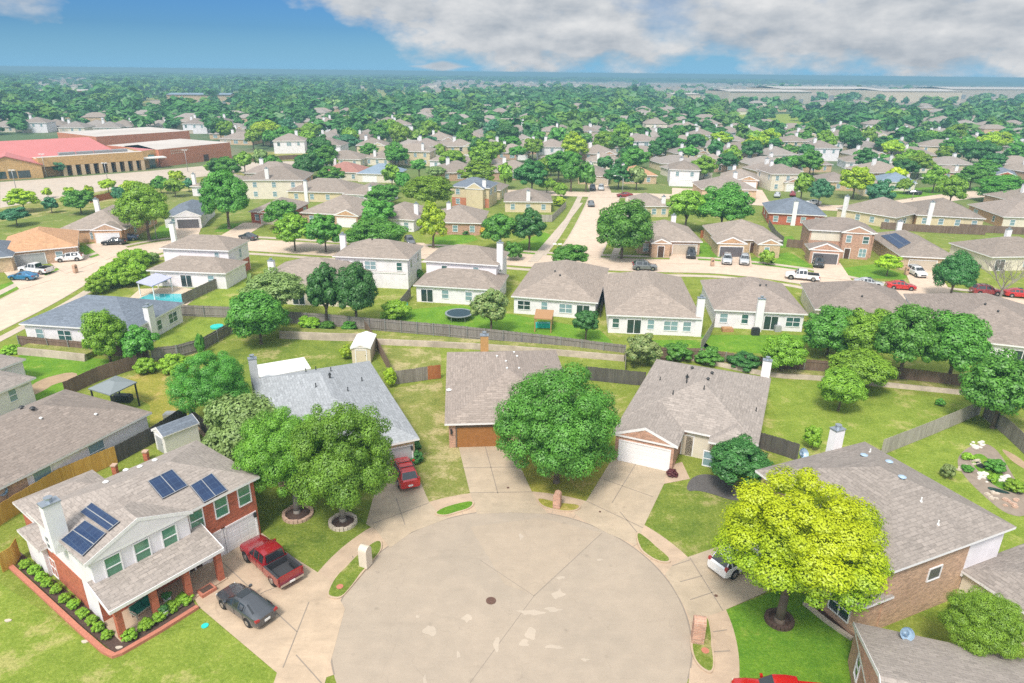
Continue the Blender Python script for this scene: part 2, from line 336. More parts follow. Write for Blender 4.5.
# ------------------------------------------------------------------ houses
def v3(p, z): return np.array([p[0], p[1], z])
class House:
    def __init__(s, name, label, cat='house', group=None):
        s.name, s.label, s.cat, s.group = name, label, cat, group
        s.Wm, s.Rm = MB(), MB(); s.wmats, s.rmats = [], []; s.wings = []; s.parts = []; s.tri = []
    def mi(s, lst, n):
        if n not in lst: lst.append(n)
        return lst.index(n)
    def wing(s, A, u, L, W, ez, pitch=.42, ends='hh', ridge=None, ov=.4, wall='siding_white', roof='shingle_tan', z0=0., gable=None, trim='trim', th=.2, rez=None):
        A = np.array(A[:2], float); u = np.array(u, float); u = u / np.linalg.norm(u); v = np.array([-u[1], u[0]])
        walls = [wall] * 4 if isinstance(wall, str) else wall
        if ridge is None: ridge = 'u' if L >= W else 'v'
        j = .005 * len(s.wings)
        ins = [ov + j] * 4
        if ridge == 'u': fA, fu, fv, fL, fW = A, u, v, L, W; gs = (3, 1)
        else: fA, fu, fv, fL, fW = A + u * L, v, -u, W, L; gs = (0, 2)
        for e, k in zip(ends, gs):
            if e == 'g': ins[k] = .12 + j
        half = fW / 2; rise = half * pitch; rz = ez + rise + j
        a = half if ends[0] == 'h' else 0.; b = fL - (half if ends[1] == 'h' else 0.)
        if a > b: a = b = fL / 2
        E = [fA, fA + fu * fL, fA + fu * fL + fv * fW, fA + fv * fW]
        r0, r1 = fA + fu * a + fv * half, fA + fu * b + fv * half
        T = [v3(p, ez) for p in E]; B_ = [v3(p, ez - th) for p in E]; q0, q1 = v3(r0, rz), v3(r1, rz)
        mr = s.mi(s.rmats, roof); mt = s.mi(s.rmats, trim)
        gm = s.mi(s.rmats, gable or walls[gs[0]]); gm2 = s.mi(s.rmats, gable or walls[gs[1]])
        rm = s.Rm; same = np.linalg.norm(q0 - q1) < .01
        for pts in (([T[0], T[1], q1] if same else [T[0], T[1], q1, q0]), ([T[2], T[3], q0] if same else [T[2], T[3], q0, q1])):
            rm.poly(pts, mr); s.tri.append(pts)
        for e, pts, g in ((ends[0], [T[3], T[0], q0], gm), (ends[1], [T[1], T[2], q1], gm2)):
            rm.poly(pts, mr if e == 'h' else g)
            if e == 'h': s.tri.append(pts)
            else:
                n = np.cross(pts[1] - pts[0], pts[2] - pts[0]); n /= np.linalg.norm(n)
                for P0, P1 in ((pts[0], pts[2]), (pts[1], pts[2])):
                    dn = np.array([0, 0, -.24]); o = n * .03; up_ = np.array([0, 0, .03])
                    rm.hexa([P0 + dn, P1 + dn, P1 + dn + o, P0 + dn + o], [P0 + up_, P1 + up_, P1 + o + up_, P0 + o + up_], mt)
        for i in range(4): rm.poly([B_[i], B_[(i + 1) % 4], T[(i + 1) % 4], T[i]], mt)
        rm.poly([B_[3], B_[2], B_[1], B_[0]], mt)
        c = [A + u * ins[3] + v * ins[0], A + u * (L - ins[1]) + v * ins[0], A + u * (L - ins[1]) + v * (W - ins[2]), A + u * ins[3] + v * (W - ins[2])]
        zt = ez - th + .01; sides = []
        nn = [-v, u, v, -u]; tt = [u, v, -u, -v]
        for k in range(4):
            p, q = c[k], c[(k + 1) % 4]; mk = s.mi(s.wmats, walls[k])
            s.Wm.poly([v3(p, z0), v3(q, z0), v3(q, zt), v3(p, zt)], mk)
            sides.append((p, tt[k], nn[k], float(np.linalg.norm(q - p))))
        s.wings.append(dict(A=A, u=u, v=v, L=L, W=W, ez=ez, sides=sides, rz=rz, c=c))
        return len(s.wings) - 1
    def wing_px(s, a, b, c, ez, depth_=None, **k):
        A = G(*a, ez); B = G(*b, ez); u = (B - A) / np.linalg.norm(B - A); v = np.array([-u[1], u[0]])
        return s.wing(A, u, float(np.linalg.norm(B - A)), depth_ or float((G(*c, ez) - A) @ v), ez, **k)
    def wing_gr(s, a, b, dep, ez, ov=.4, rot=None, **k):
        """front wall base at two ground pixels"""
        A = G(*a); B = G(*b); L = float(np.linalg.norm(B - A)); u = (B - A) / L
        if rot is not None: u = np.array([math.cos(R(rot)), math.sin(R(rot))])
        v = np.array([-u[1], u[0]])
        return s.wing(A - u * ov - v * ov, u, L + 2 * ov, dep + 2 * ov, ez, ov=ov, **k)
    def hit(s, wi, k, x, y):
        p, t, n, l = s.wings[wi]['sides'][k]; d = ray(x, y)
        n3 = np.array([n[0], n[1], 0]); q = CAM + d * (((v3(p, 0) - CAM) @ n3) / (d @ n3))
        return float((q[:2] - p) @ t), float(q[2])
    def roof_hit(s, x, y):
        d = ray(x, y); best = None
        for pts in s.tri:
            for i in range(1, len(pts) - 1):
                a, b, c = pts[0], pts[i], pts[i + 1]; e1, e2 = b - a, c - a; h = np.cross(d, e2); det = e1 @ h
                if abs(det) < 1e-9: continue
                sv = CAM - a; uu = (sv @ h) / det; qq = np.cross(sv, e1); vv = (d @ qq) / det
                if uu < -.002 or vv < -.002 or uu + vv > 1.002: continue
                tt = (e2 @ qq) / det
                if tt > 0 and (best is None or tt < best[0]): n = np.cross(e1, e2); n = n / np.linalg.norm(n); best = (tt, CAM + d * tt, n if n[2] > 0 else -n)
        return best[1:] if best else None
    def slab(s, mb, side, t0, t1, z0, z1, d0, d1, m=0):
        p, t, n, l = side
        f = lambda a, z, d: (*(p + t * a + n * d), z)
        mb.hexa([f(t0, z0, d1), f(t1, z0, d1), f(t1, z0, d0), f(t0, z0, d0)], [f(t0, z1, d1), f(t1, z1, d1), f(t1, z1, d0), f(t0, z1, d0)], m)
    def add(s, name, mb, mats, children=(), label=None): s.parts.append((name, mb, mats, children, label))
    def window(s, wi, k, t, z, w=.95, h=1.5, glass='glass', mull=0, rail=True, frame='trim', name='window'):
        sd = s.wings[wi]['sides'][k]; f, g = MB(), MB(); b = .09
        t0, t1, z0, z1 = t - w / 2, t + w / 2, z - h / 2, z + h / 2
        s.slab(f, sd, t0 - b, t0, z0 - b, z1 + b, -.03, .07); s.slab(f, sd, t1, t1 + b, z0 - b, z1 + b, -.03, .07)
        s.slab(f, sd, t0, t1, z1, z1 + b, -.03, .07); s.slab(f, sd, t0, t1, z0 - b, z0, -.03, .085)
        if rail: s.slab(f, sd, t0, t1, z - .035, z + .035, -.03, .06)
        for i in range(mull):
            x = t0 + w * (i + 1) / (mull + 1); s.slab(f, sd, x - .04, x + .04, z0, z1, -.03, .065)
        s.slab(g, sd, t0, t1, z0, z1, -.03, .025)
        s.add(name, f, frame, [('pane', g, glass)])
    def win_px(s, wi, k, x, y, w=.95, h=1.5, **kw):
        t, z = s.hit(wi, k, x, y); z = max(min(z, s.wings[wi]['ez'] - .42 - h / 2), h / 2 + .12); s.window(wi, k, t, z, w, h, **kw)
    def door(s, wi, k, t, w=1., h=2.1, mat='door_dark', z0=.05):
        sd = s.wings[wi]['sides'][k]; d, f, g = MB(), MB(), MB()
        s.slab(d, sd, t - w / 2, t + w / 2, z0, z0 + h, -.03, .03)
        for a, b in ((t - w / 2 - .1, t - w / 2), (t + w / 2, t + w / 2 + .1)): s.slab(f, sd, a, b, z0, z0 + h + .1, -.03, .06)
        s.slab(f, sd, t - w / 2, t + w / 2, z0 + h, z0 + h + .1, -.03, .06)
        s.slab(g, sd, t + w / 2 - .14, t + w / 2 - .07, z0 + 1., z0 + 1.1, .03, .09)
        s.add('door', d, mat, [('frame', f, 'trim'), ('handle', g, 'chrome')])
    def garage(s, wi, k, t, w=4.9, h=2.15, mat='garage_white', cols=8, trim='trim'):
        sd = s.wings[wi]['sides'][k]; d, f = MB(), MB(); z0 = .02
        s.slab(d, sd, t - w / 2, t + w / 2, z0, z0 + h, -.03, .02)
        cw = w / cols
        for i in range(cols):
            for j in range(4):
                a = t - w / 2 + cw * i; zz = z0 + h / 4 * j
                s.slab(d, sd, a + .07, a + cw - .07, zz + .08, zz + h / 4 - .06, .015, .027)
        for a, b in ((t - w / 2 - .12, t - w / 2), (t + w / 2, t + w / 2 + .12)): s.slab(f, sd, a, b, z0, z0 + h + .14, -.03, .07)
        s.slab(f, sd, t - w / 2, t + w / 2, z0 + h, z0 + h + .14, -.03, .07)
        s.add('garage_door', d, mat, [('frame', f, trim)])
    def panel(s, wi, k, t0, t1, z0, z1, mat, name='wall_panel', d=.03):
        b = MB(); s.slab(b, s.wings[wi]['sides'][k], t0, t1, z0, z1, -.03, d); s.add(name, b, mat)
    def chimney(s, p, z0, ztop, w=1.0, d=.65, mat='chimney_white', u=None):
        u = s.wings[0]['u'] if u is None else u; b, c, k = MB(), MB(), MB()
        b.box((p[0], p[1], z0), (w, d, ztop - z0 - .1), u=u); c.box((p[0], p[1], ztop - .1), (w + .1, d + .1, .1), u=u); k.cyl((p[0], p[1], ztop), (p[0], p[1], ztop + .28), .2, n=8); k.cyl((p[0], p[1], ztop + .28), (p[0], p[1], ztop + .34), .28, n=8)
        s.add('chimney', b, mat, [('cap', c, 'cap_metal'), ('flue', k, 'cap_metal')])
    def chim_px(s, x, yb, ytop, zb=0., **k):
        p = G(x, yb, zb); s.chimney(p, zb - (1.2 if zb > .1 else 0), max(zat(p, ytop) - .2, zb + .6), **k)
    def vents(s, pts, mat='vent_blue', r=.17, h=.22, tall=False):
        for x, y in pts:
            q = s.roof_hit(x, y)
            if not q: continue
            q = q[0]; b = MB()
            if tall: b.cyl(q - (0, 0, .2), q + (0, 0, h), .055, n=7); b.cyl(q - (0, 0, .1), q + (0, 0, .06), .15, .07, n=8)
            else: b.cyl(q - (0, 0, .15), q + (0, 0, h * .6), r * .7, n=10); b.cyl(q + (0, 0, h * .6), q + (0, 0, h), r * 1.35, r * .6, n=10)
            s.add('roof_pipe' if tall else 'roof_vent', b, mat)
    def solar(s, quad):
        hs = [s.roof_hit(*q) for q in quad]
        if any(h is None for h in hs): return print('solar miss', s.label)
        pts = [h[0] for h in hs]; n = hs[0][1]; b, f = MB(), MB()
        lo = [p + n * .05 for p in pts]; hi = [p + n * .12 for p in pts]
        ar = np.cross(pts[1] - pts[0], pts[2] - pts[0])[2]
        if ar < 0: lo, hi = lo[::-1], hi[::-1]
        b.hexa(lo, hi); c = sum(hi) / 4
        for i in range(4):
            a, d = hi[i], hi[(i + 1) % 4]; e = (c - a); e /= np.linalg.norm(e); g = (c - d); g /= np.linalg.norm(g)
            f.hexa([a, d, d + g * .06, a + e * .06], [x + n * .02 for x in (a, d, d + g * .06, a + e * .06)])
        m0, m1 = (hi[0] + hi[1]) / 2, (hi[2] + hi[3]) / 2
        w = (hi[1] - hi[0]) / np.linalg.norm(hi[1] - hi[0]) * .03
        f.hexa([m0 - w, m0 + w, m1 + w, m1 - w], [x + n * .015 for x in (m0 - w, m0 + w, m1 + w, m1 - w)])
        s.add('solar_panel', b, 'solar', [('frame', f, 'metal_grey')])
    def autowin(s, wi, k, n, z=1.45, w=1.0, h=1.4, glass='glass_teal', sliding=False, **kw):
        l = s.wings[wi]['sides'][k][3]; rd_ = random.Random(int(l * 997) + k * 31 + n)
        slide = rd_.randrange(n) if sliding and n > 1 else -1
        for i in range(n):
            t = l * (i + .5 + rd_.uniform(-.16, .16)) / n; gl = rd_.choice([glass, glass, 'glass', 'glass_dark'])
            if i == slide: s.window(wi, k, t, 1.12, 1.9, 2.05, 'glass_dark', mull=1, rail=False, name='patio_door')
            elif rd_.random() < .35: s.window(wi, k, t, z, 1.9, h, gl, mull=1)
            else: s.window(wi, k, t, z + rd_.choice([0, 0, .1]), w * rd_.choice([.85, 1., 1.]), h, gl)
    def finish(s):
        w = s.wings[0]; c = sum(w['c']) / 4
        s.root = empty(s.name, (c[0], c[1], 0), s.label, s.cat, s.group); o = (c[0], c[1], 0)
        s.Wm.build('wall', s.wmats, s.root, o); s.Rm.build('roof', s.rmats, s.root, o)
        for name, mb, mats, ch, lab in s.parts:
            p = mb.build(name, mats, s.root, o)
            if lab: p['label'] = lab
            for cn, cm, cmat in ch: cm.build(cn, cmat, p, o)
        return s.root

# ------------------------------------------------------------------ fences
def fence(name, pts, h, mat, label, posts=None, seed=1, bw=.145, step=2.4, group=None, post_mat='metal_grey', z=0.):
    """a board fence along ground points; posts: +1 / -1 the side that shows posts and rails"""
    rd = random.Random(seed); pts = [np.array(p, float) for p in pts]; root = empty(name, (pts[0][0], pts[0][1], z), label, 'fence', group); o = (pts[0][0], pts[0][1], 0)
    b = MB(); pl = []; rl = MB()
    for a, c in zip(pts[:-1], pts[1:]):
        l = np.linalg.norm(c - a); u = (c - a) / l; n = np.array([-u[1], u[0]]); k = max(1, int(l / bw))
        for i in range(k):
            q = a + u * (l * (i + .5) / k); b.box((q[0], q[1], .04), (l / k - .008, .022, h - .04 + rd.uniform(-.035, .03)), u=u, yaw=0)
        if posts:
            for zz in (.35, h - .35):
                q = (a + c) / 2 + n * .045 * posts; rl.box((q[0], q[1], zz), (l, .045, .09), u=u)
            m = max(1, int(l / step))
            for i in range(m + 1): pl.append((a + u * (l * i / m) + n * .11 * posts, u))
    b.build('board_panel', mat, root, o)
    if posts:
        rl.build('rail', mat, root, o)
        for q, u in pl[:95]:
            t = MB(); t.box((q[0], q[1], 0), (.09, .09, h + .06), u=u); t.build('post', post_mat, root, o)
    return root

# ------------------------------------------------------------------ foliage
def leaf_arrays(seed, n, leaf, nb=14, inner=.2, spread=.66, br=(.3, .46), flat=-.6):
    g = np.random.default_rng(seed)
    d = g.normal(size=(nb * 6, 3)); d /= np.linalg.norm(d, axis=1)[:, None]; d = d[d[:, 2] > flat]
    pick = [d[0]]
    for _ in range(nb - 1):                       # clumps spread over the crown, not too evenly
        far = np.min([np.linalg.norm(d - p, axis=1) for p in pick], axis=0); pick.append(d[np.argmax(far * g.uniform(.45, 1, len(d)))])
    c = np.array(pick) * g.uniform(spread * .78, spread * 1.16, (nb, 1)); rad = br[0] + (br[1] - br[0]) * g.random(nb) ** 1.3
    lob = g.normal(size=(5, 3)); lob /= np.linalg.norm(lob, axis=1)[:, None]        # a few big lobes and dents
    c *= (1 + .13 * np.clip(c @ lob.T / spread, 0, 1).max(1) - .09)[:, None]
    c[:, 2] = np.where(c[:, 2] < 0, c[:, 2] * .8, c[:, 2]); c = np.vstack([c, [[0, 0, -.05]]]); rad = np.append(rad, .55)
    w = rad ** 2; w[-1] *= inner * nb / 4; i = g.choice(len(c), n, p=w / w.sum())
    e = g.normal(size=(n, 3)); e /= np.linalg.norm(e, axis=1)[:, None]
    sq = np.array([1, 1, .8])
    pos = c[i] + e * sq * (rad[i] * np.where(g.random(n) < .14, g.uniform(1.0, 1.28, n), g.uniform(.78, 1.05, n)))[:, None]
    pos /= np.quantile(np.linalg.norm(pos, axis=1), .975)
    nrm = e * .8 + pos * .3 + g.normal(size=(n, 3)) * .24 + np.array([0, 0, .28]); nrm /= np.linalg.norm(nrm, axis=1)[:, None]
    t = np.cross(nrm, g.normal(size=(n, 3))); t /= np.linalg.norm(t, axis=1)[:, None]; b = np.cross(nrm, t)
    sz = leaf * g.uniform(.5, 1.5, n)[:, None]
    return np.stack([pos + t * sz, pos + b * sz * .62, pos - t * sz, pos - b * sz * .62], 1)   # n,4,3
def quads_mesh(name, Q):
    n = len(Q); me = bpy.data.meshes.new(name)
    me.vertices.add(n * 4); me.vertices.foreach_set('co', Q.reshape(-1).astype(np.float32))
    me.loops.add(n * 4); me.loops.foreach_set('vertex_index', np.arange(n * 4, dtype=np.int32))
    me.polygons.add(n); me.polygons.foreach_set('loop_start', np.arange(0, n * 4, 4, dtype=np.int32)); me.polygons.foreach_set('loop_total', np.full(n, 4, dtype=np.int32))
    me.update(); return me
CROWN = {}
def crown_mesh(cls, i):
    k = (cls, i)
    if k not in CROWN:
        n, lf, nb = {'huge': (115000, .0145, 90), 'big': (27000, .034, 52), 'mid': (8500, .058, 28), 'small': (900, .19, 12), 'tiny': (260, .33, 7)}[cls]
        if cls == 'huge': me = quads_mesh('crown', leaf_arrays(100 + i, n, lf, nb, br=(.11, .25), spread=.84))
        else: me = quads_mesh('crown', leaf_arrays(100 + i, n, lf, nb, br=(.16, .31) if cls in ('big', 'mid') else (.3, .46), spread=.78 if cls in ('big', 'mid') else .66))
        me.materials.append(M['leaf_green']); CROWN[k] = me
    return CROWN[k]
TRUNK = {}
def trunk_mesh(i):
    if i not in TRUNK:
        rd = random.Random(i); b = MB(); b.tube([(0, 0, -.02), (0, 0, .06), (.01, 0, .35), (.02, .01, .62)], [.085, .062, .05, .04], 8)
        for k in range(5):
            a = k * 1.26 + rd.random(); b.tube([(.01, 0, .4 + .04 * k), (.16 * math.cos(a), .16 * math.sin(a), .66 + .03 * k), (.3 * math.cos(a), .3 * math.sin(a), .95)], [.034, .022, .01], 6)
        me = b.build('trunk', 'bark', smooth=True); TRUNK[i] = me.data; bpy.data.objects.remove(me)
    return TRUNK[i]
NT = [0]
def mk_crown(name, mat, cls, parent, loc, scale, var=None):
    NT[0] += 1; i = NT[0] % {'huge': 40, 'big': 9, 'mid': 8, 'small': 8, 'tiny': 6}[cls] if var is None else var
    o = bpy.data.objects.new(name, crown_mesh(cls, i)); C.objects.link(o)
    o.material_slots[0].link = 'OBJECT'; o.material_slots[0].material = M[mat]
    o.location = loc; o.scale = scale; o.rotation_euler = (0, 0, (NT[0] * 2.399) % 6.283)
    if parent is not None: o.parent = parent
    return o
def plant_tree(p, r, zc, rz, mat, label, cls, group=None, bark='bark', name='tree', cat='tree'):
    root = empty(name, (p[0], p[1], 0), label, cat, group)
    mk_crown('crown', mat, cls, root, (0, 0, zc), (r, r, rz))
    t = bpy.data.objects.new('trunk', trunk_mesh(NT[0] % 4)); C.objects.link(t); t.parent = root
    t.material_slots[0].link = 'OBJECT'; t.material_slots[0].material = M[bark]
    k = max(zc, 1.); t.scale = (max(r * 1.0, k * .5), max(r * 1.0, k * .5), k)
    t.scale = (k * .75, k * .75, k)
    return root
def size_class(w): return 'huge' if w > 75 else 'big' if w > 42 else 'mid' if w > 20 else 'small' if w > 10 else 'tiny'
def tree(x0, y0, x1, y1, mat, label, yb=None, xb=None, group=None, cls=None, shrub=False, bark='bark', grow=1.0):
    xc = (x0 + x1) / 2; yc = (y0 + y1) / 2
    p1 = G(xc, y1); r = (x1 - x0) / 2 * depth(p1, 1.) / F * grow
    if yb is None: p = p1 + p1 / np.linalg.norm(p1) * (r * (.75 if shrub else .42))
    else: p = G(xb or xc, yb)
    r = (x1 - x0) / 2 * depth(p, 3.) / F * grow
    zc = zat(p, yc); hh = (y1 - y0) / 2 * depth(p, zc) / F * grow
    phi = math.atan2(H - zc, np.linalg.norm(p)); s2 = hh * hh - (r * math.sin(phi)) ** 2
    rz = math.sqrt(max(s2, (.55 * r) ** 2)) / math.cos(phi)
    if rz > zc * .98 and not shrub: zc = max(zc, rz * .92 + .25)
    cls = cls or size_class(x1 - x0)
    c = G(xc, yc, zc); r = (x1 - x0) / 2 * depth(c, zc) / F * grow
    if shrub:
        o = mk_crown('shrub', mat, cls, None, (c[0], c[1], min(zc, rz * .85)), (r, r, rz)); tag(o, label, 'shrub', group); return o
    if xb is None: return plant_tree(c, r, zc, rz, mat, label, cls, group, bark)
    root = plant_tree(p, r, zc, rz, mat, label, cls, group, bark)
    root.children[0].location.x = c[0] - p[0]; root.children[0].location.y = c[1] - p[1]
    return root

# ------------------------------------------------------------------ vehicles
CARS = dict(   # x, half width, bottom, belt, half width above, top
 sedan=[(2.42, .60, .36, .60, .52, .64), (2.28, .80, .26, .68, .70, .74), (1.75, .90, .2, .80, .76, .86), (1.02, .92, .2, .90, .76, .96), (.22, .92, .2, .93, .60, 1.42), (-.4, .92, .2, .95, .60, 1.46), (-1.0, .92, .2, .97, .58, 1.40), (-1.85, .90, .2, 1.0, .72, 1.06), (-2.28, .84, .26, .96, .70, 1.02), (-2.44, .74, .38, .86, .62, .90)],
 suv=[(2.34, .66, .40, .72, .58, .80), (2.2, .86, .30, .82, .76, .94), (1.65, .94, .26, .96, .80, 1.05), (1.05, .96, .26, 1.04, .80, 1.12), (.4, .96, .26, 1.06, .68, 1.66), (-.5, .96, .26, 1.08, .68, 1.74), (-1.75, .96, .26, 1.1, .66, 1.70), (-2.18, .94, .28, 1.08, .76, 1.12), (-2.36, .88, .36, 1.0, .74, 1.02)],
 pickup=[(2.92, .78, .50, .88, .70, .96), (2.76, .94, .40, 1.0, .84, 1.10), (2.1, 1.0, .36, 1.1, .88, 1.18), (1.35, 1.0, .36, 1.14, .86, 1.22), (.62, 1.0, .36, 1.16, .74, 1.84), (-.1, 1.0, .36, 1.16, .74, 1.9), (-.72, 1.0, .36, 1.16, .74, 1.86), (-.86, 1.0, .36, 1.16, .80, 1.2)])
GLASSSEG = dict(sedan=(3, 4, 5, 6), suv=(3, 4, 5, 6), pickup=(3, 4, 5, 6))
def car(kind, p, yaw, paint, label, detail=True, group=None, name=None, cat=None, bed='blade_black', cover=None, z=.012):
    nm = name or {'sedan': 'parked_car', 'suv': 'parked_car', 'pickup': 'pickup_truck'}[kind]
    root = empty(nm, (p[0], p[1], z), label, cat or ('pickup' if kind == 'pickup' else 'car'), group, yaw)
    st = CARS[kind]; pm = 'paint_' + paint; b = MB(); rings = []
    for x, hw, zb, bl, ht, zt in st:
        half = [(hw * .86, zb), (hw * .985, zb + .10), (hw, zb + .30), (hw * .99, bl - .10), (hw * .955, bl), (ht, zt - .03), (ht * .86, zt + .015), (ht * .45, zt + .035)]
        rings.append([(x, -y, zz) for y, zz in half] + [(x, y, zz) for y, zz in half[::-1]])
    n = len(rings[0]); b.v = [q for r in rings for q in r]
    for i in range(len(rings) - 1):
        for k in range(n):
            b.f.append((i * n + k, i * n + (k + 1) % n, (i + 1) * n + (k + 1) % n, (i + 1) * n + k)); b.m.append(0)
    b.f += [tuple(range(n))[::-1], tuple(range((len(rings) - 1) * n, len(rings) * n))]; b.m += [0, 0]
    b.build('body', pm, root, smooth=True, sharp=38)
    def glass(nm, quad, s=.90, off=.012):
        q = [np.array(v) for v in quad]; c = sum(q) / 4; nn = np.cross(q[1] - q[0], q[3] - q[0])
        if np.linalg.norm(nn) < 1e-6: nn = np.cross(q[2] - q[1], q[3] - q[0])
        nn = nn / np.linalg.norm(nn)
        if nn @ (c - np.array([-.3, 0, .9])) < 0: nn = -nn
        m_ = MB(); m_.poly([c + (v - c) * s + nn * off for v in q]); m_.build(nm, 'car_glass', root)
    g = GLASSSEG[kind]
    for a in g:
        r0, r1 = rings[a], rings[a + 1]
        for sd in (0, 1):
            k0, k1 = (4, 5) if sd == 0 else (11, 10)
            glass('side_window', [r0[k0], r1[k0], r1[k1], r0[k1]], .86)
    r0, r1 = rings[g[0]], rings[g[0] + 1]; glass('windscreen', [r0[5], r0[10], r1[10], r1[5]], .93, .05)
    r0, r1 = rings[g[-1]], rings[g[-1] + 1]; glass('rear_window', [r0[5], r0[10], r1[10], r1[5]], .90, .05)
    wb = {'sedan': (1.42, -1.42), 'suv': (1.42, -1.4), 'pickup': (1.9, -1.9)}[kind]; wr = {'sedan': .335, 'suv': .38, 'pickup': .43}[kind]; hw = max(s_[1] for s_ in st)
    for x in wb:
        for sd in (-1, 1):
            w = MB(); w.cyl((x, sd * (hw - .24), wr), (x, sd * (hw + .015), wr), wr, n=18); o = w.build('wheel', 'rubber', root, smooth=True, sharp=40)
            w = MB(); w.cyl((x, sd * (hw - .1), wr), (x, sd * (hw + .028), wr), wr * .62, wr * .55, n=12); w.build('rim', 'rim', o)
            w = MB(); w.cyl((x, sd * (hw - .3), wr + .03), (x, sd * (hw + .006), wr + .03), wr * 1.14, n=18); w.build('wheel_arch', 'rubber', root)
    xf, xr = st[0][0], st[-1][0]
    if kind == 'pickup':
        bw, xr = 1.0, -2.95; d = MB(); ln = MB()
        for sd in (-1, 1): d.box(((-.9 + xr) / 2, sd * (bw - .05), .42), (-.86 - xr, .13, .76))
        d.box((xr + .05, 0, .55), (.11, 1.86, .62)); d.box(((-.9 + xr) / 2, 0, .40), (-.86 - xr, 1.8, .1)); d.build('bed', pm, root)
        ln.box(((-.95 + xr) / 2 + .03, 0, .50), (-1.06 - xr, 1.72, .06)); ln.box((-.93, 0, .56), (.06, 1.72, .55))
        for sd in (-1, 1): ln.box(((-.95 + xr) / 2 + .03, sd * .86, .56), (-1.1 - xr, .05, .60)); ln.box(((-.95 + xr) / 2 + .03, sd * .95, 1.18), (-1.0 - xr, .15, .025))
        ln.build('bed_liner', cover or bed, root)
        t = MB(); t.box((xr - .08, 0, .42), (.16, 1.84, .18)); t.build('bumper', 'chrome', root)
    if not detail: return root
    for sd in (-1, 1):
        l = MB(); q = st[1]; l.box((q[0] - .04, sd * q[1] * .78, q[3] - .14), (.24, .26, .14)); l.build('headlight', 'lamp_clear', root)
        l = MB(); q = st[-2] if kind != 'pickup' else (xr + .06, .98, 0, 1.0)
        if kind == 'pickup': l.box((xr + .06, sd * .94, .72), (.16, .16, .36))
        else: l.box((q[0] - .07, sd * q[1] * .84, q[3] - .17), (.2, .30 if kind == 'sedan' else .2, .16 if kind == 'sedan' else .34))
        l.build('taillight', 'lamp_red', root)
        l = MB(); q = st[3]; l.box((q[0] - .22, sd * (q[1] + .1), q[3] + .02), (.16, .2, .15)); l.build('mirror', pm, root)
        for i, xd in enumerate({'sedan': (.35, -.62), 'suv': (.5, -.55), 'pickup': (.55, -.2)}[kind]):
            h_ = MB(); h_.box((xd - .25, sd * (hw + .008), st[4][3] - .17), (.18, .03, .035)); h_.build('door_handle', 'chrome' if kind != 'sedan' else pm, root)
    for sd in (-1, 1):                    # shut lines of the doors
        for xd in {'sedan': (.95, -.02, -1.0), 'suv': (1.0, -.1, -1.1), 'pickup': (1.2, .2, -.72)}[kind]:
            l = MB(); l.box((xd, sd * (hw + .001), .34), (.022, .012, st[4][3] - .48)); l.build('door_gap', 'rubber', root)
    l = MB(); l.box((xr - (.03 if kind != 'pickup' else .17), 0, .52 if kind != 'pickup' else .46), (.03, .42, .16)); l.build('number_plate', 'metal_white', root)
    l = MB(); l.box((xf - .02, 0, st[0][2] + .08), (.06, 1.0, .22)); l.build('grille', 'dark_metal', root)
    if kind == 'suv':
        for sd in (-1, 1):
            l = MB(); l.tube([(.25, sd * .62, 1.69), (.1, sd * .62, 1.78), (-1.5, sd * .62, 1.79), (-1.65, sd * .62, 1.72)], [.02] * 4, 6); l.build('roof_rail', 'dark_metal', root)
        for xx in (-.25, -1.1):
            l = MB(); l.box((xx, 0, 1.79), (.07, 1.26, .03)); l.build('crossbar', 'dark_metal', root)
    if kind == 'sedan':
        l = MB(); l.box((-.02, 0, 1.49), (.62, .82, .02)); l.build('sunroof', 'car_glass', root)
    return root
def car_px(kind, xr, yr, xf, yf, paint, label, **k):
    """rear and front ends on the ground, in pixels"""
    a, b = G(xr, yr), G(xf, yf); c = (a + b) / 2; d = b - a
    return car(kind, c, math.atan2(d[1], d[0]), paint, label, **k)
# ------------------------------------------------------------------ ground, street, pavements
S_ = 6500
b = MB(); b.poly([(-S_, -150, 0), (S_, -150, 0), (S_, S_ * 1.3, 0), (-S_, S_ * 1.3, 0)]); tag(b.build('ground', 'grass'), kind='structure')
C0 = np.array([.18, 36.8])
sheet('lawn', GG([(0, 583), (112, 657), (198, 608), (277, 673), (270, 720), (-60, 720), (-60, 560)]), .004, 'lawn_lime')
sheet('lawn', GG([(262, 533), (290, 555), (322, 575), (374, 522), (384, 480), (300, 470), (250, 490)]), .004, 'lawn_front')
sheet('lawn', GG([(395, 388), (441, 380), (457, 443), (470, 493), (429, 502), (410, 464), (418, 440), (392, 400)]), .004, 'lawn_dry')
sheet('lawn', GG([(503, 441), (614, 457), (586, 500), (540, 497), (532, 492)]), .004, 'lawn_orange')
sheet('lawn', GG([(664, 484), (735, 490), (745, 545), (687, 558), (643, 528)]), .004, 'lawn_front')
sheet('lawn', GG([(723, 611), (790, 585), (852, 625), (850, 700), (732, 700), (729, 650)]), .004, 'lawn_green')
sheet('lawn', GG([(20, 355), (60, 356), (118, 360), (76, 386), (35, 402), (0, 405), (0, 375)]), .004, 'lawn_green')
sheet('lawn', GG([(110, 385), (150, 370), (200, 385), (190, 412), (150, 440), (150, 405)]), .004, 'lawn_orange')
sheet('lawn', GG([(232, 347), (300, 338), (352, 340), (365, 345), (388, 372), (375, 385), (240, 385), (205, 360)]), .004, 'lawn_front')
sheet('lawn', GG([(372, 347), (440, 350), (442, 366), (396, 372)]), .004, 'lawn_dry')
sheet('lawn', GG([(770, 378), (830, 382), (968, 402), (975, 412), (880, 452), (800, 470), (757, 436)]), .004, 'lawn_lime')
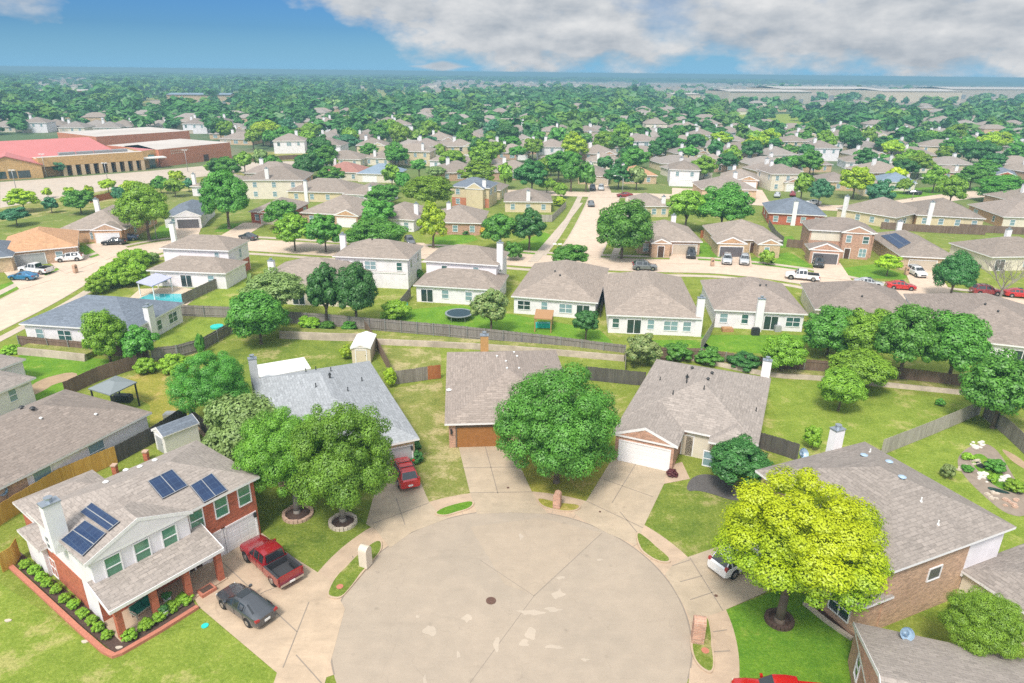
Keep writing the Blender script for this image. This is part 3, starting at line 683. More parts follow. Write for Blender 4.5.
sheet('lawn', GG([(980, 416), (1060, 470), (1060, 640), (960, 640), (900, 600), (880, 455)]), .004, 'lawn_lime')
sheet('lawn', GG([(156, 322), (178, 319), (232, 318), (240, 338), (205, 346), (156, 346)]), .004, 'lawn_lime')
sheet('lawn', GG([(183, 304), (235, 279), (300, 285), (300, 318), (232, 307)]), .004, 'lawn_lime')
for q in ([(380, 312), (460, 305), (600, 330), (615, 345), (500, 332), (380, 322)], [(700, 335), (810, 335), (800, 356), (705, 350)], [(627, 340), (702, 340), (715, 350), (650, 350)]): sheet('lawn', GG(q), .004, 'lawn_green')
for q in ([(700, 243), (713, 243), (722, 262), (698, 266)], [(752, 258), (790, 252), (812, 266), (788, 272), (750, 268)], [(843, 268), (875, 264), (907, 276), (905, 279), (850, 278)],
          [(74, 246), (112, 243), (122, 255), (84, 262)], [(20, 274), (60, 268), (72, 270), (34, 280)], [(0, 285), (25, 278), (35, 281), (0, 297)], [(430, 238), (470, 232), (478, 240), (440, 250)],
          [(512, 245), (545, 232), (560, 240), (528, 258)], [(958, 242), (1000, 236), (1024, 244), (990, 258), (958, 254)], [(222, 224), (262, 222), (252, 232), (214, 232)], [(160, 226), (185, 222), (190, 232), (150, 240)],
          [(886, 190), (950, 186), (952, 196), (890, 198)], [(740, 240), (792, 236), (800, 246), (745, 252)]): sheet('lawn', GG(q), .012, 'lawn_green')
sheet('lawn', GG([(0, 200), (60, 190), (150, 184), (240, 172), (260, 180), (180, 192), (120, 205), (0, 222)]), .006, 'lawn_dry')
# cul-de-sac, gutter, pavement
b = MB(); ring(b, C0, 0, 12.17, 0, 360, None, .010, 96); b.poly([(-4.6, -120, .0085), (4.9, -120, .0085), (4.9, 27, .0085), (-4.6, 27, .0085)]); tag(b.build('road', 'road'), kind='structure')
b = MB(); ring(b, C0, 12.17, 15.1, -25, 205, None, .014, 110); tag(b.build('pavement', 'concrete'), kind='structure')
for pts, mat in (([(199, 607), (277, 673), (268, 700), (300, 720), (323, 690), (345, 609), (330, 580), (317, 572), (290, 555), (262, 533), (206, 560), (186, 583)], 'drive_tan'),
                 ([(383, 462), (411, 460), (429, 502), (437, 511), (449, 518), (412, 532), (390, 548), (376, 530), (366, 524)], 'drive'),
                 ([(457, 441), (504, 438), (514, 453), (532, 492), (540, 505), (548, 514), (512, 512.6), (477, 514), (470, 493)], 'drive'),
                 ([(614, 456), (668, 467), (664, 484), (643, 528), (636, 545), (609, 534), (584, 521), (574, 513), (587, 500)], 'drive'),
                 ([(672, 566), (687, 557.5), (723, 545), (775, 528), (800, 575), (762, 594), (723, 611), (706, 617), (692, 622), (684, 606), (665, 574)], 'drive'),
                 ([(690, 668), (700, 672), (731, 681), (735, 720), (685, 720)], 'concrete')):
    sheet('driveway', GG(pts), .018, mat)
sheet('footpath', GG([(664, 484), (690, 479), (682, 462), (668, 466)]), .022, 'concrete'); sheet('footpath', GG([(182, 586), (208, 606), (222, 596), (212, 580), (202, 574)]), .022, 'concrete')
# grass islands between kerb and pavement
def rounded(pts, n=3): 
    q = [np.array(p, float) for p in pts]
    for _ in range(n): q = [w for i in range(len(q)) for w in (q[i] * .75 + q[(i + 1) % len(q)] * .25, q[i] * .25 + q[(i + 1) % len(q)] * .75)]
    return q
ISL = [([(326, 596), (334, 578), (347, 565), (362, 551), (381, 538), (383, 549), (376, 558), (362, 575), (348, 592), (340, 600), (330, 599)], 'lawn_front'),
       ([(434, 513), (447, 506), (461, 503), (475, 501), (473, 508), (460, 513), (445, 517), (436, 516)], 'lawn_green'),
       ([(535, 498), (550, 501), (565, 504), (583, 506), (577, 512), (560, 512.5), (546, 509), (539, 505)], 'lawn_orange'),
       ([(635, 531), (645, 537), (660, 549), (674, 563), (661, 564), (647, 557), (638, 549)], 'lawn_front'),
       ([(707, 614), (711, 630), (714, 650), (714, 676), (702, 671), (693, 660), (689, 642), (693, 624)], 'lawn_front')]
for pts, mat in ISL:
    q = rounded(GG(pts)); c = sum(q) / len(q); k = MB(); k.prism(q, .0, .115, 0); tag(k.build('kerb', 'concrete'), kind='structure')
    sheet('verge', [c + (p - c) * (1 - .16 / max(.4, np.linalg.norm(p - c))) for p in q], .121, mat)
# joints, patches and scuffs of the concrete
j = MB()
for l in ([(222, 562), (297, 632)], [(264, 592), (240, 608)], [(264, 592), (303, 577)], [(283, 668), (309, 602)], [(296, 655), (322, 684)], [(484, 442), (498, 494)], [(462, 468), (520, 467)], [(470, 493), (533, 492)], [(637, 462), (612, 503)], [(600, 478), (653, 497)], [(586, 501), (643, 528)],
          [(396, 498), (405, 525)], [(372, 524), (429, 503)], [(690, 558), (723, 611)], [(672, 566), (690, 560)], [(680, 582), (702, 576)], [(690, 600), (714, 592)], [(713, 632), (727, 630)], [(713, 652), (730, 651)], [(338, 572), (348, 583)], [(352, 556), (358, 564)], [(448, 505), (447, 509)], [(620, 512), (640, 536)]):
    strip(j, GG(l), .035, .026)
for a in range(20, 180, 9): q = C0 + 12.17 * np.array([math.cos(R(a)), math.sin(R(a))]); e = C0 + 13.3 * np.array([math.cos(R(a)), math.sin(R(a))]); strip(j, [q, e], .018, .0165)
ring(j, C0, 12.10, 12.2, -25, 205, None, .017, 110); strip(j, GG([(602, 533), (534, 596)]), .03, .014); strip(j, GG([(534, 596), (470, 683)]), .02, .014); strip(j, GG([(480, 560), (534, 596)]), .02, .014)
for a, bb in (((512, 513), (505, 600)), ((365, 600), (690, 640))): pass
tag(j.build('expansion_joint', 'joint'), kind='structure')
sheet('road_patch', GG([(470, 527), (540, 518), (603, 533), (534, 595), (505, 585)]), .0125, 'road_patch')
rd = random.Random(5)
for x, y, w, h in ((430, 630, 8, 7), (467, 619, 6, 5), (521, 537, 3, 6), (531, 613, 20, 4), (558, 594, 10, 6), (552, 610, 12, 3), (531, 634, 10, 7), (524, 643, 8, 4), (497, 645, 5, 8), (555, 647, 12, 3), (425, 682, 4, 8), (418, 617, 3, 3), (560, 578, 5, 3), (458, 655, 3, 5), (600, 560, 4, 2), (585, 660, 6, 2)):
    q = [(x + w * math.cos(a) * rd.uniform(.25, 1.15), y + h * math.sin(a) * rd.uniform(.25, 1.15)) for a in [k * PI / 5 for k in range(10)]]
    sheet('scuff_mark', rounded(GG(q), 2), .0155, 'road_scuff')
# streets behind
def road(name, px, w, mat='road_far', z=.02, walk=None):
    pts = smooth_line(GG(px)); b = MB(); strip(b, pts, w / 2, z); tag(b.build(name, mat), kind='structure')
    k = MB()
    for e in offset_line(pts, w / 2 + .12): strip(k, e, .16, z + .012)
    tag(k.build('kerb', 'road_pale'), kind='structure')
    if walk:
        b = MB()
        for e in offset_line(pts, w / 2 + walk): strip(b, e, .75, z + .004)
        tag(b.build('pavement', 'road_pale'), kind='structure')
    return pts
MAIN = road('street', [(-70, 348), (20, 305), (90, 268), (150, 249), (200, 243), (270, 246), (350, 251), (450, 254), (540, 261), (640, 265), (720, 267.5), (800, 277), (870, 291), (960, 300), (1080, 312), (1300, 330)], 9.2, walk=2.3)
CROSS = road('street', [(577, 258), (590, 235), (600, 210), (605, 194)], 8.8, z=.027, walk=2.8)
BACK = road('street', [(420, 190), (540, 193), (605, 195), (680, 197), (760, 203), (860, 208), (960, 196), (1060, 186)], 8.6, z=.034)
for px in ([(0, 182), (45, 179), (150, 171), (235, 163), (330, 160), (330, 164), (240, 172), (150, 183), (0, 208)],): sheet('car_park', GG(px), .014, 'road_pale')
sheet('car_park', GG([(240, 153), (330, 150), (330, 160), (240, 162)]), .02, 'lawn_dry')
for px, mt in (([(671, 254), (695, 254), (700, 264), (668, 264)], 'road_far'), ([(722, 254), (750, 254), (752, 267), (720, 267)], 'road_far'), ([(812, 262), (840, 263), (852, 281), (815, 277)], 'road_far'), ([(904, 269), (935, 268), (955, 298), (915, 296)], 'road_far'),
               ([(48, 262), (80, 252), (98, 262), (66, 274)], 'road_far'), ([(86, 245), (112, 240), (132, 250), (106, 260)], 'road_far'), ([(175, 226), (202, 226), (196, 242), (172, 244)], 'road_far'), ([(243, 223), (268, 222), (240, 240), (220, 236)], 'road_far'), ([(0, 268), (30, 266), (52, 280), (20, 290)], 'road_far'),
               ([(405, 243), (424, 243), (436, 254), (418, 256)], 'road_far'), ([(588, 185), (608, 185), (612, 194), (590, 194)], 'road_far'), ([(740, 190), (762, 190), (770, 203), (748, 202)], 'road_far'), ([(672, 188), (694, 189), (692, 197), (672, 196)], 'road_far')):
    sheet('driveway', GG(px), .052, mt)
sheet('footpath', GG([(528, 262), (538, 262), (583, 203), (579, 203)]), .058, 'road_pale')
sheet('dirt_patch', rounded(GG([(24, 390), (40, 380), (52, 376), (70, 372), (79, 374), (72, 380), (54, 384), (45, 390), (32, 396)]), 1), .012, 'soil')
sheet('dirt_patch', rounded(GG([(190, 420), (205, 425), (240, 452), (228, 458), (205, 440)]), 1), .012, 'soil')
sheet('flower_bed', rounded(GG([(690, 478), (706, 473), (732, 481), (748, 495), (738, 503), (700, 490), (685, 492)]), 2), .026, 'mulch_black')
sheet('flower_bed', GG([(808, 608), (850, 640), (868, 628), (830, 596)]), .01, 'mulch')
# ------------------------------------------------------------------ terrace: low stone walls and the bank above
def retaining(px, h, label, back=1.6, mat='retaining_stone'):
    pts = smooth_line(GG(px), 4); b = MB(); L_, R_ = offset_line(pts, .22)
    for i in range(len(pts) - 1): b.hexa([(*R_[i], -.05), (*R_[i + 1], -.05), (*L_[i + 1], -.05), (*L_[i], -.05)], [(*(R_[i] * .55 + L_[i] * .45), h), (*(R_[i + 1] * .55 + L_[i + 1] * .45), h), (*L_[i + 1], h), (*L_[i], h)])
    o = b.build('retaining_wall', mat); tag(o, label, 'retaining wall', 'low stone terrace walls'); L2 = [l + (l - r) / .44 * back for l, r in zip(L_, R_)]
    k = MB()
    for i in range(len(pts) - 1): k.hexa([(*L_[i], -.04), (*L_[i + 1], -.04), (*L2[i + 1], -.04), (*L2[i], -.04)], [(*L_[i], h - .05), (*L_[i + 1], h - .05), (*L2[i + 1], h - .05), (*L2[i], h - .05)])
    tag(k.build('terrace', 'lawn_dry'), kind='structure')
retaining([(19, 354), (50, 357), (86, 361)], .9, 'pale stepped stone wall below the brown fence of the slate roofed house')
retaining([(280, 338), (325, 340), (368, 341)], 1.0, 'weathered stone bank wall behind the small cream garden shed')
retaining([(371, 344), (440, 347), (520, 352), (624, 361)], .75, 'long low stone wall running behind the wooden garage door house')
retaining([(645, 352), (700, 362), (768, 376), (819, 380), (880, 386), (968, 395)], .5, 'low stone edging wall along the back of the big square lawn')

# ------------------------------------------------------------------ houses round the cul-de-sac
U = lambda a: np.array([math.cos(R(a)), math.sin(R(a))])
# red brick two-storey house with solar panels
h = House('brick_house', 'two storey red brick and white sided house with rooftop solar panels and brick porch')
A1 = G(83, 564, 5.4); u1 = U(53.3); v1 = U(143.3)
h.wing(A1, u1, 12.9, 9.1, 5.4, .40, 'hh', 'u', .38, ['brick_red', 'brick_red', 'brick_red', 'siding_white'])
h.wing(A1 - v1 * .14, u1, 7.3, 5.6, 5.4, .40, 'gh', 'v', .36, 'siding_white', z0=2.7, gable='siding_white')
FLr = G(12, 502, 2.9); h.wing(FLr - v1 * 4.2, u1, 6.0, 4.2, 2.9, .35, 'hh', 'u', .35, 'brick_red')
N1 = G(37.8, 550.6, 2.7); h.wing(N1, u1, 3.4, 3.9, 2.7, .35, 'hh', 'v', .3, 'siding_white')
for x, y in ((113.5, 565.5), (142, 549), (169, 534)): h.win_px(1, 0, x, y, .95, 1.55, glass='glass_green')
for x, y in ((196.5, 520), (221, 506.5), (243.5, 492)): h.win_px(0, 0, x, y, .95, 1.55, glass='glass_green')
h.win_px(0, 3, 49, 543, .55, 1.1, glass='glass_dark'); h.win_px(0, 3, 55, 569, .9, 1.5, glass='glass_dark', mull=1)
t, z = h.hit(0, 3, 75, 600); h.panel(0, 3, .02, 6.2, 0, 2.55, 'brick_red')
ta, _ = h.hit(0, 0, 217, 552); tb, _ = h.hit(0, 0, 242, 540)
h.garage(0, 0, h.hit(0, 0, 213, 558)[0] - .1, 2.55, 2.2, cols=4); h.garage(0, 0, h.hit(0, 0, 242, 541)[0], 2.75, 2.2, cols=4)
p, t_, n_, l_ = h.wings[0]['sides'][0]
lt = MB(); q = p + t_ * (l_ - .35) + n_ * .12; lt.box((q[0], q[1], 1.9), (.18, .2, .4), u=u1); h.add('wall_lamp', lt, 'dark_metal')
rv = MB(); q = h.hit(1, 0, 139.5, 527); pp, tt_, nn_, _ = h.wings[1]['sides'][0]; c3 = pp + tt_ * q[0]; rv.cyl((*(c3 - nn_ * .05), q[1]), (*(c3 + nn_ * .05), q[1]), .32, n=16); h.add('round_vent', rv, 'trim')
h.door(0, 0, 6.6, 1.0, 2.1, 'door_dark'); h.window(0, 0, 3.2, 1.5, 1.5, 1.4, 'glass_dark', mull=1)
# porch roof, columns and floor
W0 = h.wings[0]['sides'][0]; pr = MB(); d0, d1 = .0, 2.75
pt = lambda a, d, z: (*(W0[0] + u1 * a - v1 * d), z)
a0, a1 = -.35, 7.55
pr.hexa([pt(a0, d1, 2.62), pt(a1, d1, 2.62), pt(a1, d0, 3.52), pt(a0, d0, 3.52)], [pt(a0, d1, 2.80), pt(a1, d1, 2.80), pt(a1, d0, 3.70), pt(a0, d0, 3.70)])
fa = MB(); fa.hexa([pt(a0 - .02, d1 + .05, 2.58), pt(a1 + .02, d1 + .05, 2.58), pt(a1 + .02, d1, 2.58), pt(a0 - .02, d1, 2.58)], [pt(a0 - .02, d1 + .05, 2.83), pt(a1 + .02, d1 + .05, 2.83), pt(a1 + .02, d1, 2.83), pt(a0 - .02, d1, 2.83)])
for s0, s1 in ((a0 - .05, a0), (a1, a1 + .05)): fa.hexa([pt(s0, d1, 2.58), pt(s1, d1, 2.58), pt(s1, d0, 3.48), pt(s0, d0, 3.48)], [pt(s0, d1, 2.83), pt(s1, d1, 2.83), pt(s1, d0, 3.73), pt(s0, d0, 3.73)])
h.add('porch_roof', pr, 'shingle_tan', [('fascia', fa, 'trim')])
for a in (.15, 2.45, 4.75, 7.15):
    c = MB(); q = W0[0] + u1 * a - v1 * 2.4; c.box((q[0], q[1], .1), (.42, .42, 2.5), u=u1); h.add('porch_column', c, 'brick_red')
fl = MB(); q = [W0[0] + u1 * a - v1 * d for a, d in ((-.1, .02), (-.1, 2.7), (7.5, 2.7), (7.5, .02))]; fl.prism(q, 0, .13); h.add('porch_floor', fl, 'concrete')
h.vents([(126, 471), (140, 467.5), (155, 461), (106, 483)], 'metal_white', .16, .2)
h.chim_px(58, 534, 499, 5.7, w=1.05, d=.75)
h.solar([(147.6, 482), (172, 470), (188, 486.6), (162.5, 499.7)]); h.solar([(190, 486.6), (211.7, 474), (227.5, 491), (203.8, 503.6)])
h.solar([(61.5, 541), (86, 521), (107, 534), (83.4, 557)]); h.solar([(81, 513), (92.5, 503.5), (120.5, 522.6), (109, 532)])
h.finish()
# brown roofed house behind it
h = House('house', 'long single storey house with pinkish brown roof beside the yellow cedar fence')
B2 = G(152, 412, 2.9); u2 = U(67); h.wing(B2 - u2 * 30, u2, 30, 12.8, 2.9, .38, 'hh', 'u', .4, ['siding_white', 'siding_white', 'brick_tan', 'brick_tan'], 'shingle_brown')
for x, y in ((97, 451), (42, 473)): h.win_px(0, 0, x, y, 1.5, 1.75, glass='glass_teal')
h.panel(0, 0, 5, h.hit(0, 0, 27, 480)[0], 0, 2.6, 'brick_tan')
h.vents([(22, 409), (33, 410)], 'dark_metal', .2, .35); h.vents([(41, 419), (96, 415)], 'metal_white', .12, .2); h.finish()
# house at the picture's edge
h = House('house', 'white sided house with white chimney beside the bright green lawn with a bare patch')
h.wing(G(36, 377, 2.9) - U(72) * 12, U(72), 12, 9, 2.9, .35, 'hh', 'u', .4, 'siding_white', 'shingle_tan'); h.wing(G(26, 359, 2.7) - U(72) * 9 - 0, U(72), 9, 8, 2.75, .3, 'hh', 'u', .3, 'siding_white', 'shingle_tan')
h.chim_px(27, 404, 383, 0.0, w=1.0, d=.7); h.win_px(0, 0, 12, 393, .8, 1.3, glass='glass_teal'); h.finish()
# grey-blue roof behind the twin trees
h = House('house', 'house with pale blue grey roof behind the two ringed trees')
A3 = G(418, 436, 2.9); v3_ = U(114.5); u3 = U(24.5); h.wing(A3 - u3 * 13.2, u3, 13.2, 19.6, 2.9, .36, 'hh', 'v', .4, ['brick_buff', 'siding_cream', 'siding_white', 'siding_white'], 'shingle_grey')
h.wing(A3 - u3 * 6.4 - v3_ * .5, u3, 6.4, 8, 2.92, .36, 'hh', 'v', .4, 'brick_buff', 'shingle_grey')
h.garage(1, 0, 3.0, 4.6, 2.1, 'garage_grey'); lt = MB(); p, t_, n_, l_ = h.wings[1]['sides'][0]; q = p + t_ * (l_ - .3) + n_ * .12; lt.box((q[0], q[1], 1.7), (.16, .2, .38), u=u3); h.add('wall_lamp', lt, 'dark_metal')
h.chim_px(256, 386, 356, 2.2, w=.85, d=.6, mat='chimney_grey'); h.vents([(306, 372), (316, 370), (331, 371), (362, 381), (348, 391), (316, 387)], 'dark_metal', .1, .45, tall=True); h.vents([(330, 378)], 'dark_metal', .13, .6); h.finish()
# wooden garage door house
h = House('house', 'brown roofed house with wooden garage door and timber clad chimney')
A4 = G(444.5, 424, 2.9); u4 = U(4.6); v4 = U(94.6); h.wing(A4, u4, 13.5, 18.4, 2.9, .40, 'hh', 'v', .4, ['brick_tan', 'brick_tan', 'siding_cream', 'brick_tan'], 'shingle_brown')
ga, _ = h.hit(0, 0, 457, 436); h.garage(0, 0, ga + 2.45, 4.9, 2.25, 'garage_wood', cols=8, trim='bark')
lt = MB(); p, t_, n_, l_ = h.wings[0]['sides'][0]; q = p + t_ * (ga - .55) + n_ * .1; lt.box((q[0], q[1], 1.6), (.2, .2, .5), u=u4); h.add('wall_lamp', lt, 'dark_metal')
h.door(0, 0, 7.6, 1., 2.1); h.window(0, 0, 10.4, 1.4, 1.6, 1.5, 'glass_teal')
h.panel(0, 0, .0, ga - .15, 0, 2.6, 'brick_pink')
h.chim_px(484.5, 360, 333, 2.4, w=.95, d=.7, mat='chimney_wood'); h.vents([(497, 357), (506, 362), (507, 369), (519, 369), (517, 357), (514, 353)], 'metal_white', .1, .22); h.vents([(449, 391)], 'metal_white', .22, .25); h.finish()
# white garage door house
h = House('house', 'pink brick house with grey brown roof, white garage door and dark mulch bed')
A5 = G(612, 433, 2.9); u5 = U(-23.2); v5 = U(66.8)
h.wing(A5 + v5 * 3.4, u5, 13.1, 16.4, 2.95, .40, 'hh', 'v', .4, 'brick_pink'); h.wing(A5, u5, 6.3, 9.0, 2.9, .40, 'gh', 'v', .35, 'brick_pink', gable='brick_pink'); h.wing(A5 + u5 * 8.7 + v5 * 2.2, u5, 4.3, 6, 2.9, .4, 'hh', 'v', .35, 'brick_pink')
h.garage(1, 0, 2.85, 4.75, 2.2); p, t_, n_, l_ = h.wings[0]['sides'][0]
h.door(0, 0, h.hit(0, 0, 686, 456)[0], 1., 2.15, 'garage_tan'); h.panel(0, 0, 6.1, 8.7, 0, 2.7, 'siding_cream'); h.win_px(2, 0, 712, 465, 1.7, 1.5, glass='glass_teal')
h.vents([(660, 380), (673, 394), (704, 389), (756, 411)], 'dark_metal', .1, .4, tall=True); h.vents([(687, 378), (692, 369), (708, 380), (712, 374)], 'dark_metal', .15, .3); h.vents([(686.5, 383)], 'dark_metal', .09, 1.0)
h.chim_px(764.5, 380, 358, 2.6, w=.95, d=.65); h.finish()
# tan brick two-storey house
h = House('brick_house', 'large two storey tan brick house with white siding corner and blue roof vents')
A6 = G(895, 571, 5.4); u6 = U(23.3); v6 = U(113.3); BR = ['brick_tan', 'siding_white', 'brick_tan', 'brick_tan']
h.wing(A6, u6, 12.1, 12.9, 5.4, .40, 'hh', 'v', .4, 'brick_tan')
t0, z0 = h.hit(0, 0, 961.5, 573); t1, z1 = h.hit(0, 0, 1000, 535); h.panel(0, 0, t0, h.wings[0]['sides'][0][3] - .05, z0, 5.15, 'siding_white'); lg = MB(); h.slab(lg, h.wings[0]['sides'][0], t0 - .1, h.wings[0]['sides'][0][3] + .02, z0 - .2, z0 + .02, -.03, .12); h.add('ledge', lg, 'trim')
h.win_px(0, 0, 934, 573, 1.15, .95, glass='glass_dark', rail=False); h.win_px(0, 0, 979.5, 576, .9, 1.1, glass='glass_teal')
for tt in (3.2, 6.0, 9.5): h.window(0, 3, tt, 4.0, 1.0, 1.5, 'glass_teal')
h.wing(A6 - u6 * 1.9 + v6 * .2, u6, 2.9, 3.6, 2.85, .4, 'hh', 'v', .3, 'brick_tan'); h.window(1, 3, 1.5, 1.45, 1.6, 1.5, 'glass_dark', mull=1)
h.garage(0, 3, 4.4, 4.8); h.door(0, 3, 8.4, 1.0, 2.1, 'door_teal')
h.chim_px(833, 452, 426, 4.9, w=1., d=.7); h.vents([(864, 456), (889, 462.5), (902, 478)], 'vent_blue', .22, .2); h.vents([(921, 501), (938, 524), (870, 452)], 'metal_white', .08, .3, tall=True); h.finish()
# roof at the lower corner
h = House('brick_house', 'pink brick house at the bottom corner with big plain grey brown roof')
p0 = G(853.6, 622, 2.9); p1 = G(1040, 662, 2.9); u7 = (p1 - p0) / np.linalg.norm(p1 - p0); v7 = np.array([-u7[1], u7[0]])
h.wing(p0 - v7 * 13, u7, 18, 13, 2.9, .36, 'gh', 'u', .35, 'brick_pink', gable='brick_pink'); h.win_px(0, 3, 858, 668, .7, 1.4, glass='glass_dark'); h.finish()
h = House('house', 'grey roofed house corner beyond the tall bush and the tan brick house')
c8 = G(993, 591, 2.6); h.wing(c8 - U(23) * 0 - U(113) * 7, U(23), 9, 9.5, 2.6, .3, 'hh', 'v', .3, 'siding_cream'); h.finish()

# ------------------------------------------------------------------ middle row, seen from the back
def simple(label, wings, roof='shingle_buff', wall='siding_white', win=(), chim=None, name='house', chm='chimney_white', vents=(), fin=True, glass='glass_teal'):
    h = House(name, label)
    for w in wings:
        w = dict(w); a = w.pop('a'); z = w.pop('ez'); A = G(*a, z); kw = dict(roof=roof, wall=wall); kw.update(w); u = U(kw.pop('r')); L = kw.pop('L'); W = kw.pop('W')
        if kw.pop('right', False): A = A - u * L
        h.wing(A, u, L, W, z, **kw)
    for wi, k, n in win:
        zz = h.wings[wi]['ez'] - 1.45; h.autowin(wi, k, n, zz, 1.05, 1.35, glass, sliding=(k == 0 and h.wings[wi]['ez'] < 3.5 and n > 2))
    if chim: h.chim_px(*chim, mat=chm)
    if vents: h.vents(vents, 'dark_metal', .13, .3)
    if fin: h.finish()
    return h
D = dict
h_ = simple('dark slate roofed white house beside the long hedge, its chimney in front of the pool', [D(a=(18.5, 323.5), ez=2.9, r=-8, L=16.4, W=12.)], 'shingle_slate', 'siding_white', [(0, 0, 4), (0, 1, 3)], None, vents=[(84, 294), (97, 292)], fin=False)
w = h_.wings[0]; h_.chimney(w['A'] + w['u'] * 16.35 + w['v'] * 4.2, 0, 5.0, .75, 1.2); h_.finish()
h = simple('white two storey house with grey tan roof beside the turquoise swimming pool', [D(a=(159, 248), ez=5.4, r=-6, L=12.9, W=8.2), D(a=(146, 270), ez=2.9, r=-6, L=14.3, W=8)], 'shingle_buff', 'siding_white', [(1, 0, 3)], (174, 238, 222, 3.), fin=False)
h.win_px(0, 1, 240, 253, .8, 1.5, glass='glass_teal'); h.win_px(0, 0, 217, 256, .8, 1.3, glass='glass_teal'); h.panel(0, 1, 2., 7.2, 0, 2.4, 'brick_red'); h.finish()
simple('low tan roofed house between the two white two storey houses behind leafy trees', [D(a=(246, 286), ez=2.9, r=-6, L=17, W=15)], 'shingle_buff', 'siding_cream', [(0, 0, 3)], (273, 277, 259, 3.), chm='chimney_white')
simple('white two storey house with tan roof behind the feathery dark trees', [D(a=(332, 256), ez=5.4, r=-7, L=13.5, W=10), D(a=(352, 270.5), ez=2.9, r=-7, L=9.5, W=8)], 'shingle_buff', 'siding_white', [(0, 0, 3), (1, 0, 1), (0, 1, 2)], (344, 252, 233, 4.4), vents=[(372, 240)])
simple('white two storey house with a lower roof behind the round black trampoline', [D(a=(423, 260.6), ez=5.4, r=-11, L=12.9, W=9.4), D(a=(413, 285), ez=2.9, r=-9, L=14.2, W=9)], 'shingle_buff', 'siding_white', [(0, 0, 2), (1, 0, 4), (0, 1, 1)], (500, 262, 241, 5.5))
simple('tan roofed house with a small pergola behind, at the corner of the cross street', [D(a=(511, 296), ez=2.9, r=-12, L=13.4, W=20, ridge='v')], 'shingle_buff', 'siding_white', [(0, 0, 4), (0, 1, 2)], None, vents=[(555, 272), (560, 276)])
simple('grey roofed white house with a sliding door behind the white flowering bush', [D(a=(606.5, 314.6), ez=2.9, r=-5, L=13.4, W=21, ridge='v')], 'shingle_buff', 'siding_white', [(0, 0, 5)], (697, 336, 296, 0.))
simple('speckled brown roofed white house with its chimney on the middle of the back wall', [D(a=(714, 309.5), ez=2.9, r=-7, L=13.3, W=15.5, ridge='v')], 'shingle_brown', 'siding_white', [(0, 0, 4)], (757, 331, 297, 0.), vents=[(760, 286), (766, 286)])
simple('tan roofed house half hidden behind the big clump of dark trees', [D(a=(815, 309), ez=2.9, r=-13, L=14.5, W=14)], 'shingle_brown', 'siding_cream', [(0, 0, 3)], None, vents=[(862, 297)])
simple('wide brown roofed house behind the dark trees and the bare tree', [D(a=(930, 336), ez=2.9, r=-19, L=17, W=20, ridge='v')], 'shingle_brown', 'siding_white', [(0, 0, 4)], None, vents=[(985, 305), (998, 312)])

# ------------------------------------------------------------------ across the street
h = simple('tan brick house with an arched entry and cream garage at the cross street', [D(a=(637, 240.5), ez=2.9, r=-2, L=13.5, W=15, ridge='v'), D(a=(651, 243), ez=3.0, r=-2, L=4.2, W=5, ridge='v', ends='gh', ov=.25)], 'shingle_buff', 'brick_tan', [(0, 1, 2)], (673, 224, 214, 4.), fin=False)
h.garage(0, 0, 9.6, 4.9, 2.1, 'garage_tan'); h.window(0, 0, 1.6, 1.4, 1., 1.6, 'glass_teal'); h.window(0, 0, 3.2 - .2, 1.4, .9, 1.6, 'glass_teal'); h.door(1, 0, 1.9, 1.2, 2.3, 'door_dark'); h.finish()
h = simple('cream house with twin front gables and two cars outside', [D(a=(715.7, 239), ez=2.9, r=-3, L=13.8, W=14, ridge='v'), D(a=(717, 243), ez=2.9, r=-3, L=6.2, W=6, ridge='v', ends='gh', gable='brick_orange'), D(a=(758, 244), ez=2.9, r=-3, L=5., W=6, ridge='v', ends='gh', gable='brick_orange')], 'shingle_buff', 'brick_buff', [(2, 0, 1)], None, fin=False)
h.garage(1, 0, 2.7, 4.6, 2.1, 'garage_dark'); h.door(0, 0, 7.6, 1.1, 2.1, 'door_dark'); h.finish()
h = simple('pink brick two storey house with dark garage door facing the street', [D(a=(809, 229.5), ez=5.4, r=-12, L=13.2, W=9.5), D(a=(809, 249), ez=2.9, r=-12, L=6.4, W=5, ridge='v', ends='gh', gable='brick_pink'), D(a=(842, 232), ez=5.5, r=-12, L=6.2, W=5, ridge='v', ends='gh', gable='brick_pink')], 'shingle_brown', ['brick_pink', 'brick_pink', 'siding_cream', 'brick_pink'], [(2, 0, 2)], None, 'brick_house', fin=False)
h.garage(1, 0, 2.9, 4.6, 2.1, 'garage_dark'); h.panel(0, 0, .3, 6.3, 3.2, 5.1, 'siding_cream'); h.window(2, 0, 4.2, 1.4, 1.3, 1.6, 'glass_teal', mull=1); h.door(2, 0, 1.3, 1., 2.1, 'door_dark'); h.finish()
h = simple('tan roofed house with a sheet of solar panels beside the pink two storey house', [D(a=(901, 256), ez=2.9, r=-9, L=10.5, W=20, ridge='v')], 'shingle_buff', 'brick_buff', [(0, 1, 2)], (898, 232, 220, 3.), fin=False, vents=[])
h.garage(0, 0, 3.9, 4.9, 2.1, 'garage_tan'); h.solar([(881, 236), (896, 233.4), (911, 243), (899, 249)]); h.finish()
simple('white house with grey roof beside the bare leafless tree', [D(a=(992, 257), ez=2.9, r=6, L=16, W=12)], 'shingle_buff', 'siding_cream', [(0, 0, 3)], (1000, 262, 228, 0.))

